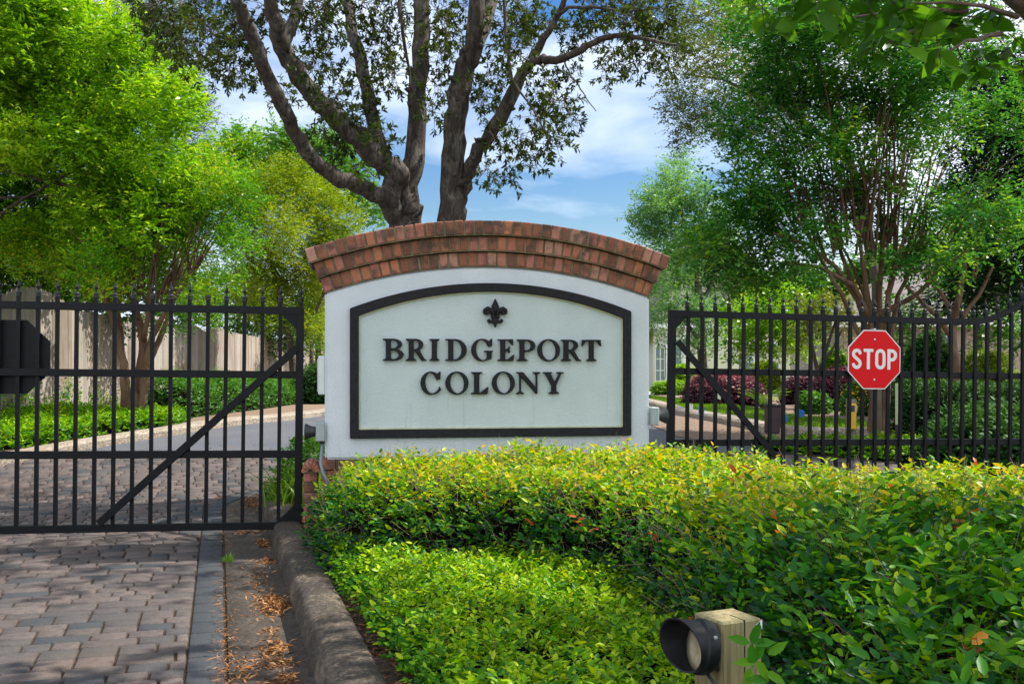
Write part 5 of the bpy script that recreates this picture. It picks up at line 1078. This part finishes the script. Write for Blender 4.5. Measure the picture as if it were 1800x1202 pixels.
# ------------------------------------------------------------------ left verge
g2 = thing('ground_cover', 'ivy-like ground cover in front of the plank fence at left', 'ground cover', (-6, 13, .4)); g2['kind'] = 'stuff'
VP = [(-5.75, 11.0), (-5.45, 11.55), (-4.95, 12.35), (-4.45, 13.2), (-4.75, 14.6), (-7.1, 15.2), (-7.1, 10.6), (-6.5, 10.2)]
clipped(g2, VP, lambda x, y: .13 + 0 * x, .2, 7500, 5, .08, .05, .026, ML_cover, QT, .52, .35, .2, lo=.4, zbase=.03, wob=.06)
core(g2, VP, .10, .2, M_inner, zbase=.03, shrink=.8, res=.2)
t = thing('hedge', 'rounded green hedge along the plank fence right of the crape myrtle', 'hedge', (-5.3, 17, .5))
hp = [(-5.75, 14.9), (-4.85, 14.9), (-4.75, 17.5), (-4.7, 20), (-4.55, 24), (-5.4, 24), (-5.8, 19)]
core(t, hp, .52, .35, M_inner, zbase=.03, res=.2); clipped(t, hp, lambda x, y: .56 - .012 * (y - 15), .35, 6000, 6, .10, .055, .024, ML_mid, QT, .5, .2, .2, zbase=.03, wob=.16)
t = thing('hedge', 'dark green clipped shrub directly left of the sign wall behind the road', 'shrub', (-4.3, 23, .5))
hp = [(-4.75, 21.5), (-3.9, 21.5), (-3.7, 24.5), (-4.6, 24.5)]; clipped(t, hp, .85, .5, 2200, 6, .10, .06, .03, ML_shrub, QT, .5, .3, .2, zbase=.03, wob=.12); core(t, hp, .85, .5, M_inner, zbase=.03, res=.2)
# fence: scalloped plank panels
def wood(name, stops, sc=5, tint=(.10, .07, .045)):
    m, t, p, o = mat_new(name); n1 = noise(t, sc, 8, .7, stretch=(9, 9, .35), dist=.4); n2 = noise(t, .8, 5, .6)
    c = ramp(t, stops, attr(t)); c = mixc(t, ramp(t, [(.35, (.75, .75, .75)), (.6, (0, 0, 0))], n1), c, tint); c = mixc(t, ramp(t, [(.45, (0, 0, 0)), (.65, (.4, .4, .4))], n2), c, (.42, .40, .38))
    t.links.new(c, p.inputs['Base Color']); p.inputs['Roughness'].default_value = .85; bump(t, p, n1, .4, .01); return m
M_fence = wood('weathered_plank', [(0, (.20, .155, .115)), (.5, (.34, .28, .22)), (1, (.46, .41, .36))])
f = thing('plank_fence', 'long weathered gray plank fence with scalloped top running back along the left side', 'fence', (-7.15, 9, .1))
def fx(y): return -7.15 - .012 * (y - 9)
y = 9.0; pi_ = 0
while y < 44:
    L = 2.45; mb = MB(); nb = 17; w = L / nb; base_h = (1.74 if pi_ < 4 else 1.68) + (.08 if pi_ % 3 == 1 else 0)
    for i in range(nb):
        u = (i + .5) / nb; arch = (.26 if pi_ < 3 else .15) * math.sin(math.pi * u) ** .8 if pi_ % 4 != 3 else -.0 * math.sin(math.pi * u); yy = y + i * w; x = fx(yy); z0 = float(zg(yy)); h = base_h + arch + random.uniform(-.006, .006)
        ztop = (z0 * .3 + float(zg(y + L / 2)) * .7) + h; j = random.uniform(-.004, .004)
        V = [(x + j - .009 + a, yy + .004 + b * (w - .008), zz) for a in (0, .018) for b, zz in ((0, z0 - .05), (1, z0 - .05), (1, ztop - .03), (.85, ztop), (.15, ztop), (0, ztop - .03))]
        Fc = [(0, 1, 2, 3, 4, 5), (11, 10, 9, 8, 7, 6)] + [(k, k + 6, (k + 1) % 6 + 6, (k + 1) % 6) for k in range(6)]
        mb.add(V, Fc, random.random())
    mb.build('fence_panel', M_fence, f, world=True)
    pm = MB(); z0 = float(zg(y)); pm.box(fx(y) - .11, fx(y) - .02, y - .045, y + .045, z0 - .05, z0 + base_h - .02, ch=.006); pm.build('fence_post', M_fence, f, world=True)
    for zr in (.35, 1.3): MB().add([(fx(yy) - .06 + a, yy, float(zg(yy)) + zr + b) for yy in (y, y + L) for a, b in ((0, 0), (.04, 0), (.04, .09), (0, .09))], [(0, 1, 2, 3), (7, 6, 5, 4)] + [(k, k + 4, (k + 1) % 4 + 4, (k + 1) % 4) for k in range(4)]).build('fence_rail', M_fence, f, world=True)
    y += L + .005; pi_ += 1
v_ = thing('climbing_vine', 'sparse leafy vine creeping up the lower part of the plank fence', 'vine', (-7.05, 13, .4)); O = []; D = []
for _ in range(110):
    yy = random.uniform(12.0, 20); x = fx(yy) + .03; z = float(zg(yy)) + .05; n = random.randint(3, 11)
    for k in range(n): O.append((x, yy, z)); yy += random.gauss(0, .04); z += .06; D.append((.3, random.gauss(0, .5), .6))
O = np.array(O); D = np.array(D); P, dd, N = spray(O, D, 2, .06); N = N * .4 + np.array([1, -.3, .2]); leaves('leaves', P, dd, N, .055, .035, rng.uniform(.1, .8, len(P)), ML_cover, v_)
# ------------------------------------------------------------------ right side planting
g3 = thing('ground_cover', 'green ground cover beyond the right gate around the crape myrtle', 'ground cover', (5, 12, .3)); g3['kind'] = 'stuff'
VP = [(2.75, 11.6), (2.9, 11.3), (3.4, 11.0), (4.2, 10.6), (5.5, 10.0), (7, 9.6), (9, 9.6), (9, 12.2), (6.2, 11.9), (5.4, 11.4), (3.2, 11.6)]
core(g3, VP, .08, .25, M_inner, zbase=.02, res=.2); clipped(g3, VP, lambda x, y: .12 + 0 * x, .25, 7000, 5, .06, .05, .026, ML_cover, QT, .55, .38, .2, lo=.4, zbase=.02, wob=.06)
t = thing('hedge', 'dark clipped box hedge beyond the right part of the right gate', 'hedge', (6.5, 12.4, .4))
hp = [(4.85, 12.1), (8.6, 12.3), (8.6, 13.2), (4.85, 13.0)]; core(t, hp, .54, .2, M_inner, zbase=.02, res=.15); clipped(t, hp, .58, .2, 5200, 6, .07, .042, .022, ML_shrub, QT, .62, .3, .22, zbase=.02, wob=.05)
t = thing('shrub', 'low spreading laurel-like shrub in front of the clipped hedge at the far right', 'shrub', (5.3, 10.1, .2))
hp = [(4.1, 9.9), (4.9, 9.3), (6.2, 9.2), (6.2, 10.9), (4.6, 10.9)]; core(t, hp, .42, .4, M_inner, zbase=.02, res=.15); clipped(t, hp, .50, .45, 2600, 6, .12, .07, .034, ML_shrub, QT, .75, .45, .2, zbase=.02, wob=.12)
def bush(name, lab, px, Y, rx, h, mat, n, L, W, tt, ts, group=None, depth=None, nl=6):
    c = at(px, 655, Y); z = float(zg(Y)); t = thing(name, lab, 'shrub', (c.x, Y, z), group=group); a = rx * Y / F; d = depth or a * .8
    poly = [(c.x + a * math.cos(k * math.pi / 5), Y + d * math.sin(k * math.pi / 5)) for k in range(10)]
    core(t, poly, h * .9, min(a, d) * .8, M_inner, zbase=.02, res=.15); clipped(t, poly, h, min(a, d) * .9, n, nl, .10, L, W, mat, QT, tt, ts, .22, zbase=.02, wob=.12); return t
bush('purple_hedge', 'long purple-leaved hedge with reddish top beyond the right gate, left of the palm', 1272, 20.5, 72, .60, ML_purple, 2600, .06, .03, 1.0, .35, 'purple-leaved hedges', .7)
bush('purple_hedge', 'dark purple hedge just left of the stop sign', 1478, 18.5, 46, .62, ML_purple, 1700, .06, .03, .6, .3, 'purple-leaved hedges', .7)
bush('purple_hedge', 'small faded purple and olive shrub between the palm and the dark purple hedge', 1408, 21.5, 34, .55, ML_purple, 1000, .06, .03, .7, .3, 'purple-leaved hedges', .5)
bush('shrub', 'bright green shrub between the small tree and the stop sign', 1470, 20.5, 28, 1.05, ML_myrtle, 1300, .07, .035, .6, .4)
bush('shrub', 'low leafy green plant in front of the dark purple hedge', 1430, 16.5, 24, .28, ML_mid, 600, .07, .03, .6, .4)
b = bush('flowering_shrub', 'green shrub with small yellow flowers just below left of the stop sign', 1508, 15.8, 26, .48, ML_mid, 900, .05, .022, .5, .3)
c = b.location; P = np.column_stack([rng.normal(c.x, .18, 160), rng.normal(15.6, .12, 160), c.z + rng.uniform(.12, .5, 160)]); leaves('flowers', P, rng.normal(0, 1, (160, 3)), np.tile((0, -1, .4), (160, 1)), .035, .03, rng.random(160), ML_flower, b)
bush('shrub', 'yellow-green shrub in front of the pale house', 1345, 33, 26, .95, ML_yellow, 800, .11, .05, .6, .5)
bush('shrub', 'small bright shrub by the pale house beside the sign', 1200, 33, 22, .85, ML_lime, 600, .11, .05, .6, .5)
bush('shrub', 'dark shrub mass beside the stop sign under the second house window', 1635, 17, 52, 1.2, ML_shrub, 2600, .07, .035, .5, .25)
bush('shrub', 'yellow-green shrub behind the clipped hedge below the window of the near house', 1735, 16.5, 50, .95, ML_yellow, 1300, .07, .03, .4, .25)
bush('shrub', 'dark green shrub behind the clipped hedge left of the forked crape myrtle', 1600, 15.3, 40, .55, ML_shrub, 1300, .06, .03, .6, .3)
for lab, px in (('bright grassy perennials left of the far house door', 1172), ('bright flower bed beside the far road', 1205)):
    bush('flower_bed', lab, px, 31 if px < 1190 else 30.6, 26, .35, ML_lime, 500, .1, .03, .6, .4)
# sago palm
c = at(1342, 705, 17.5); z = float(zg(17.5)); t = thing('sago_palm', 'small sago palm with arching fronds in front of the purple hedge', 'palm', (c.x, 17.5, z))
P = []; D = []; N = []
for k in range(22):
    a = 6.28 * k / 22 + random.uniform(-.1, .1); e = random.uniform(.4, 1.3); ln = random.uniform(.38, .52)
    for i in range(26):
        f_ = i / 25; r = ln * f_ * math.cos(e * (1 - .5 * f_)); q = np.array([c.x + math.cos(a) * r, 17.5 + math.sin(a) * r, z + .12 + ln * f_ * math.sin(e) * (1.15 - .45 * f_)])
        for s in (-1, 1): P.append(q); D.append((-math.sin(a) * s + math.cos(a) * .6, math.cos(a) * s + math.sin(a) * .6, .15)); N.append((0, 0, 1))
leaves('fronds', np.array(P), np.array(D), np.array(N, float), .10, .013, rng.uniform(.4, .9, len(P)), ML_lime, t); MB().lathe([(.07, 0), (.08, .08), (.05, .16)], 10, Matrix.Translation((c.x, 17.5, z))).build('trunk', MB_dark, t, world=True)
# grass on the lawn strips
def turf(name, lab, poly, n, ln, dz):
    A = np.array(poly); q = rng.random((n * 3, 2)) * (A.max(0) - A.min(0)) + A.min(0); q = q[in_poly(q, poly)][:n]; k = len(q)
    P = np.column_stack([q, zg(q[:, 1]) + dz]); D = rng.normal(0, .45, (k, 3)) + UP; N = rng.normal(0, 1, (k, 3)); o = leaves(name, P, D, N, ln * rng.uniform(.6, 1.3, k), ln * .22, rng.random(k), ML_grass, None); tag(o, lab, 'grass', None, 'stuff')
turf('grass', 'mown grass strip behind the pale kerb beyond the right gate', [(3.4, 12.95), (4.3, 12.75), (5.2, 12.9), (4.25, 14.6), (4.25, 16), (4.4, 18.6), (3.95, 25.9), (3.55, 30), (3.2, 21), (3.0, 17), (3.2, 13.8)], 16000, .06, .05)
# ------------------------------------------------------------------ small things beyond the right gate
def flag(lab, px, py, Y, mat, blue=True):
    z = float(zg(Y)) + .04; c = at(px, py, Y); t = thing('marker_flag', lab, 'marker flag', (c.x, Y, z), group='small utility marker flags'); h = max(.12, c.z - z)
    MB().tube([(0, 0, 0), (0, 0, h + .05)], .0025, 5).build('pole', M_graybox, t); mb = MB(); w = .085; V = []; Fc = []
    for i in range(5):
        for zz in (-.05, .05): V.append((i * w / 4, .012 * math.sin(i * 1.6), h + zz - i * .008))
    V += [(a, b + .002, cc) for a, b, cc in V]
    Fc = [(2 * i, 2 * i + 2, 2 * i + 3, 2 * i + 1) for i in range(4)] + [(10 + 2 * i, 10 + 2 * i + 1, 10 + 2 * i + 3, 10 + 2 * i + 2) for i in range(4)]
    mb.add(V, Fc).build('flag', mat, t, True)
flag('blue flag on the grass, leftmost of the blue ones', 1228, 727, 14.9, M_blueflag); flag('blue flag just right of the brown box', 1373, 744, 13.2, M_blueflag)
flag('blue flag on the brown soil right of the brown box', 1403, 741, 14.0, M_blueflag); flag('white flag on the grass near the left end of the right gate', 1209, 713, 16.5, M_white)
flag('white flag at the foot of the purple hedge behind the gate brace', 1259, 695, 19.0, M_white); flag('white flag behind the yellow keypad post', 1496, 714, 13.8, M_white)
c = at(1359, 740, 12.7); z = float(zg(12.7)); t = thing('utility_pedestal', 'dark brown box-shaped utility pedestal with gray lid beyond the gate', 'utility box', (c.x, 12.7, z), (0, 0, .3))
MB().box(-.085, .085, -.08, .08, 0, .34, ch=.012).build('housing', M_brownbox, t); MB().box(-.09, .09, -.085, .085, .34, .375, ch=.008).build('lid', M_dkgray, t); MB().box(.02, .05, -.084, -.0795, .14, .2).build('latch', M_dkgray, t)
Y = 11.3; c = at(1496, 730, Y); z = float(zg(Y)); t = thing('keypad_post', 'wooden post carrying a yellow keypad box, left of the crape myrtle trunk', 'post', (c.x, Y, z), (0, 0, .2))
M_post = wood('greenish_treated_post', [(0, (.17, .15, .09)), (1, (.27, .23, .14))], 7)
MB().box(-.045, .045, -.045, .045, 0, .60, ch=.005).build('post', M_post, t)
MB().box(-.07, .01, -.10, -.0465, .26, .55, ch=.008).build('keypad_box', M_yellow, t); MB().box(-.065, -.015, -.106, -.1, .46, .53, ch=.002).build('keypad', M_dkgray, t)
Y = 11.8; c = at(1540, 730, Y); t = thing('sign_post', 'brown wooden post standing just behind the gate below the stop sign', 'post', (c.x, Y, float(zg(Y))))
MB().box(-.05, .05, -.05, .05, 0, 1.35, ch=.006).build('post', wood('brown_post', [(0, (.08, .055, .035)), (1, (.15, .10, .06))], 7), t); MB().box(-.054, .054, -.054, .054, 1.35, 1.365, ch=.003).build('cap', MB_dark, t)
Y = 10.6; c = at(1576, 730, Y); t = thing('marker_post', 'slim pale green marker post right of the stop sign', 'post', (c.x, Y, float(zg(Y))))
MB().box(-.014, .014, -.005, .005, 0, .42, ch=.001).build('lower_post', M_dkgray, t); MB().box(-.014, .014, -.005, .005, .42, .86, ch=.001).build('upper_post', plain('pale_green_fiberglass', (.42, .46, .26), .5), t)
c = at(1331, 700, 18.5); z = float(zg(18.5)); t = thing('young_tree_stake', 'thin wooden stake in front of the purple hedge', 'stake', (c.x, 18.5, z)); MB().tube([(0, 0, 0), (0, 0, .95)], [.018, .012], 6).build('stake', MB_twig, t)
# ------------------------------------------------------------------ foreground post light
Y = 1.87; c = at(1288, 1091, Y); t = thing('light_post', 'short square timber post at the front edge of the hedge', 'post', (c.x, Y + .045, .05), (0, 0, R(24)))
ztp = c.z - .05; mb = MB(); mb.box(-.046, .046, -.046, .046, 0, ztp, ch=.0035)
def post_mat():
    m, t_, p, o = mat_new('treated_timber'); n1 = noise(t_, 60, 8, .65, stretch=(1, 1, .045), dist=.6); n2 = noise(t_, 9, 5); n3 = noise(t_, 160, 3, stretch=(1, 1, .1))
    c = ramp(t_, [(.3, (.10, .075, .035)), (.5, (.27, .21, .10)), (.7, (.36, .30, .15))], n1); c = mixc(t_, ramp(t_, [(.4, (0, 0, 0)), (.7, (.55, .55, .55))], n2), c, (.20, .21, .08)); c = mixc(t_, ramp(t_, [(.3, (.5, .5, .5)), (.5, (0, 0, 0))], n3), c, (.09, .06, .03))
    t_.links.new(c, p.inputs['Base Color']); p.inputs['Roughness'].default_value = .8; bump(t_, p, n1, .5, .004); return m
pb = mb.build('post', post_mat(), t); MB().box(.004, .0062, -.0466, .0, ztp - .22, ztp + .0006).build('split', plain('dark_split', (.01, .008, .005), 1), t); MB().add([(.040, -.0468, ztp - .004), (.0455, -.0468, ztp - .002), (.0455, -.0468, ztp - .022), (.042, -.0468, ztp - .012), (.030, -.0468, ztp - .011), (.034, -.0468, ztp - .008)], [(0, 1, 2, 3, 4, 5)]).build('paint_chip', M_white, t)
fl = thing('spotlight', 'black round spotlight with slanted hood fixed to the timber post', 'spotlight', (0, 0, 0))
hc = at(1231, 1136, Y - .01); Mx = Matrix.Translation(hc) @ Matrix.Rotation(R(17), 4, 'Z') @ Matrix.Rotation(R(-82), 4, 'Y')     # local z -> pointing left
n = 40; rr = .052; V = []; Fc = []
prof = [(.028, -.022, 0), (.046, -.018, 0), (.0515, -.006, 0), (.0515, .006, 0), (.0475, .010, 0), (.0475, .016, 1), (.049, .032, 1)]
for i in range(n):
    a = 2 * math.pi * i / n; cut = 0.5 + .5 * math.cos(a - R(55))      # hood longest at the upper far side
    for r, z, k in prof: V.append((r * math.cos(a), r * math.sin(a), z + (cut * .045 - .012 if (k and z > .02) else 0)))
    V.append((.0455 * math.cos(a), .0455 * math.sin(a), .019 + cut * .045)); V.append((.043 * math.cos(a), .043 * math.sin(a), .004))
m = len(prof) + 2
for i in range(n):
    j = (i + 1) % n
    for k in range(m - 1): Fc.append((i * m + k, j * m + k, j * m + k + 1, i * m + k + 1))
Fc.append([i * m for i in range(n)][::-1])
me = pymesh('housing', [Mx @ Vector(v) for v in V], Fc, None, True); me.set_sharp_from_angle(angle=R(40)); link('housing', me, plain('black_aluminium', (.009, .010, .012), .45, 0, .3, 30, .05, .3), fl)
m_, t_, p_, o_ = mat_new('lamp_lens'); t_.links.new(ramp(t_, [(.3, (.30, .25, .15)), (.7, (.52, .45, .30))], noise(t_, 40, 4)), p_.inputs['Base Color']); p_.inputs['Roughness'].default_value = .2
MB().lathe([(.0, .006), (.02, .010), (.0435, .006), (.0435, .003), (0.0, .002)], 30, Mx).build('lens', m_, fl, True)
MB().tube([Mx @ Vector((-.02, 0, -.02)), Mx @ Vector((-.03, 0, -.035)), hc + Vector((.045, .01, -.05))], .008, 8).build('mounting_arm', M_dkgray, fl, True)
MB().tube([hc + Vector((.012, -.01, -.048)), hc + Vector((.03, -.03, -.075)), hc + Vector((.05, -.025, -.13)), hc + Vector((.045, -.02, -.30))], .0035, 6).build('cable', M_dkgray, fl, True)
MB().lathe([(.0035, 0), (.0035, .004)], 8, Mx @ Matrix.Translation((.03, -.0495, 0)) @ Matrix.Rotation(R(90), 4, 'X')).build('screw', M_graybox, fl, True)
fl.location = hc
for ch in fl.children: ch.matrix_parent_inverse = Matrix.Translation(-hc)
bk = thing('brick_paver', 'reddish brick standing at the foot of the timber post', 'brick', (c.x - .085, Y + .03, .0), (0, 0, R(24))); MB().box(-.03, .025, -.03, .03, .1, ztp - .13, ch=.004).build('brick', plain('terracotta', (.25, .07, .035), .8, 0, .3, 20, .2), bk)
# leaf sprays crossing the post
t = thing('hedge_sprig', 'leafy jasmine sprig hanging across the right side of the timber post', 'plant', (.45, 1.78, .6)); P = []; D = []; N = []
for px, py, dx, dy, L in ((1318, 1130, -1, .35, .046), (1320, 1130, .3, .8, .028), (1320, 1130, .05, -1, .03), (1322, 1130, 1, .1, .042), (1330, 1162, -1, .0, .038), (1330, 1160, .25, 1, .03), (1330, 1160, .6, -1, .045), (1318, 1172, -.2, -1, .032), (1350, 1150, .8, .6, .04), (1352, 1195, -.7, .1, .04), (1345, 1180, .9, -.5, .045)):
    P.append(at(px, py, 1.76)); D.append((dx, -.15, dy)); N.append((random.uniform(-.2, .2), -1, .55))
leaves('leaves', np.array([tuple(p) for p in P]), np.array(D), np.array(N), .043, .019, rng.uniform(.4, .62, len(P)), ML_hedge, t, L6)
MB().tube([at(1360, 1215, 1.80), at(1335, 1180, 1.77), at(1322, 1130, 1.765)], .0012, 5).build('stem', MB_twig2, t, world=True)
# ------------------------------------------------------------------ houses
def shingles(name, a, b):
    m, t_, p, o = mat_new(name); tcn = nn(t_, 'ShaderNodeTexCoord'); br = nn(t_, 'ShaderNodeTexBrick'); br.inputs['Scale'].default_value = 3.2; br.inputs['Color1'].default_value = (*a, 1); br.inputs['Color2'].default_value = (*b, 1); br.inputs['Mortar'].default_value = (.08, .07, .07, 1); br.inputs['Mortar Size'].default_value = .012
    br.inputs['Brick Width'].default_value = .9; br.inputs['Row Height'].default_value = .4; mpn = nn(t_, 'ShaderNodeMapping'); mpn.inputs['Rotation'].default_value = (R(65), 0, 0); t_.links.new(tcn.outputs['Object'], mpn.inputs[0]); t_.links.new(mpn.outputs[0], br.inputs['Vector']); t_.links.new(br.outputs['Color'], p.inputs['Base Color']); p.inputs['Roughness'].default_value = .95; return m
M_shingle = shingles('roof_shingle', (.17, .145, .14), (.23, .195, .185)); M_house = plain('cream_house_paint', (.62, .58, .50), .8, 0, .06, 2); M_house2 = plain('shade_toned_siding', (.34, .28, .22), .8, 0, .1, 2)  # near house siding and shingles coloured darker in place of tree shade
m_, t_, p_, o_ = mat_new('window_glass'); p_.inputs['Base Color'].default_value = (.16, .22, .26, 1); p_.inputs['Roughness'].default_value = .08; M_glass = m_
def gable_house(name, lab, cx, cy, w, d, h, rh, yaw, wall, ridge_x=True, oh=.4):
    t = thing(name, lab, 'house', (cx, cy, float(zg(cy))), (0, 0, yaw))
    MB().box(-w / 2, w / 2, -d / 2, d / 2, -.1, h).build('wall', wall, t)
    if not ridge_x:   # gable faces front
        MB().prism([(-w / 2, h), (w / 2, h), (0, h + rh)], -d / 2 + .002, d / 2 - .002).build('gable', wall, t); W2 = w / 2 + oh; s = rh / (w / 2)
        for k in (-1, 1): MB().add([(0, -d / 2 - oh, h + rh + .06), (k * W2, -d / 2 - oh, h - s * oh + .06), (k * W2, d / 2 + oh, h - s * oh + .06), (0, d / 2 + oh, h + rh + .06), (0, -d / 2 - oh, h + rh + .18), (k * W2, -d / 2 - oh, h - s * oh + .18), (k * W2, d / 2 + oh, h - s * oh + .18), (0, d / 2 + oh, h + rh + .18)], [(0, 1, 2, 3), (4, 7, 6, 5), (0, 4, 5, 1), (2, 6, 7, 3), (1, 5, 6, 2), (0, 3, 7, 4)]).build('roof', M_shingle, t)
    else:             # hip-like roof
        W2, D2 = w / 2 + oh, d / 2 + oh; rx = max(.3, W2 - D2)
        MB().add([(-W2, -D2, h), (W2, -D2, h), (W2, D2, h), (-W2, D2, h), (-rx, 0, h + rh), (rx, 0, h + rh)], [(0, 1, 5, 4), (1, 2, 5), (2, 3, 4, 5), (3, 0, 4), (3, 2, 1, 0)]).build('roof', M_shingle, t)
    MB().box(-w / 2 - oh - .02, w / 2 + oh + .02, -d / 2 - oh - .06, -d / 2 - oh - .005, h - .16, h + .03).build('fascia', M_white, t)
    return t
def window(t, x, z0, z1, w, d, arched=False, shutters=0):
    y = -d / 2; n = 12
    lp = [(x - w / 2, z0), (x + w / 2, z0)] + ([(x + w / 2 * math.cos(math.pi * i / n), z1 + w / 2 * math.sin(math.pi * i / n)) for i in range(n + 1)] if arched else [(x + w / 2, z1), (x - w / 2, z1)])
    cx, cz = x, (z0 + z1) / 2; inn = [(cx + (a - cx) * .84, cz + (b - cz) * .92) for a, b in lp]
    m = len(lp); V = [(a, y - .06, b) for a, b in lp] + [(a, y - .06, b) for a, b in inn] + [(a, y + .02, b) for a, b in lp] + [(a, y - .02, b) for a, b in inn]
    Fc = [f_ for i in range(m) for f_ in ((i, (i + 1) % m, m + (i + 1) % m, m + i), (m + i, m + (i + 1) % m, 3 * m + (i + 1) % m, 3 * m + i), (i, 2 * m + i, 2 * m + (i + 1) % m, (i + 1) % m))]
    mb = MB(); mb.add(V, Fc)
    zt = z1 if arched else z1 - .05
    mb.box(x - .02, x + .02, y - .045, y - .025, z0 + .05, z1); 
    for k in range(1, 4): mb.box(x - w * .42, x + w * .42, y - .043, y - .026, z0 + (zt - z0) * k / (3 if arched else 4) - .018, z0 + (zt - z0) * k / (3 if arched else 4) + .018)
    if arched:
        for a in (45, 90, 135): mb.tube([(x, y - .035, z1), (x + w * .42 * math.cos(R(a)), y - .035, z1 + w * .42 * math.sin(R(a)))], .016, 4)
    fr = mb.build('window', M_white, t)
    pn = MB().prism(inn, y - .022, y - .004); pn.build('pane', M_glass, fr)
# far pale house right of the sign
h1 = gable_house('house', 'far pale house with arched white windows and shingled roof just right of the sign wall', 7.3, 43.5, 3.4, 8, 2.6, 3.0, 0, M_house, False)
# (lower front wing with arched windows)
window(h1, -.9, .55, 1.75, .75, 8, True); window(h1, -1.42, .35, 1.7, .42, 8, True); MB().box(-.58, -.48, -4.45, -4.35, 0, 2.3).build('column', M_white, h1) 
MB().box(-1.25, -1.13, -4.45, -4.33, 0, 2.4).build('column', M_white, h1)
h2 = gable_house('house', 'long low cream house wing with arched double windows behind the lime tree', 11.1, 43, 5.4, 6, 1.9, .55, 0, M_house, True, .3)
window(h2, -1.75, .1, 1.15, .85, 6, True); window(h2, -.65, .1, 1.15, .6, 6)
h3 = gable_house('house', 'near beige house with shingled roof and narrow window behind the right gate', 13.4, 31.5, 7.6, 7, 2.15, 2.3, R(-4), M_house2, True, .35)
window(h3, -1.15, .85, 1.75, .62, 7)
sd_ = MB()
for i in range(29): sd_.box(-3.75 + i * .26, -3.73 + i * .26, -3.525, -3.501, 0, 2.1)
sd_.build('batten', M_house2, h3)
# bluish car by the curb far behind
def car(lab, x, y, yaw, mat):
    t = thing('parked_car', lab, 'car', (x, y, float(zg(y))), (0, 0, yaw)); bm_ = MB(); prof = [(-2.1, .35), (2.1, .35), (2.15, .6), (1.9, .78), (1.1, .86), (.5, 1.28), (-.9, 1.32), (-1.6, .95), (-2.1, .88)]
    bm_.prism(prof, -.82, .82).build('body', mat, t, bevel=.06); MB().prism([(1.0, .88), (.48, 1.22), (-.85, 1.26), (-1.4, .95)], -.835, .835).build('side_window', M_glass, t)
    for xx in (-1.3, 1.3):
        for yy in (-.78, .78): w_ = MB().lathe([(.3, -.09), (.32, -.06), (.32, .06), (.3, .09)], 20, Matrix.Translation((xx, yy, .32)) @ Matrix.Rotation(R(90), 4, 'X')).build('wheel', M_dkgray, t, True, angle=R(40)); MB().lathe([(.18, -.1), (.18, .1)], 14, Matrix.Translation((xx, yy, .32)) @ Matrix.Rotation(R(90), 4, 'X')).build('rim', M_graybox, w_)
car('pale blue parked car glimpsed between the small tree trunks left of the stop sign', at(1424, 655, 46).x, 46, 1.2, plain('pale_blue_paint', (.35, .48, .62), .3, .2))
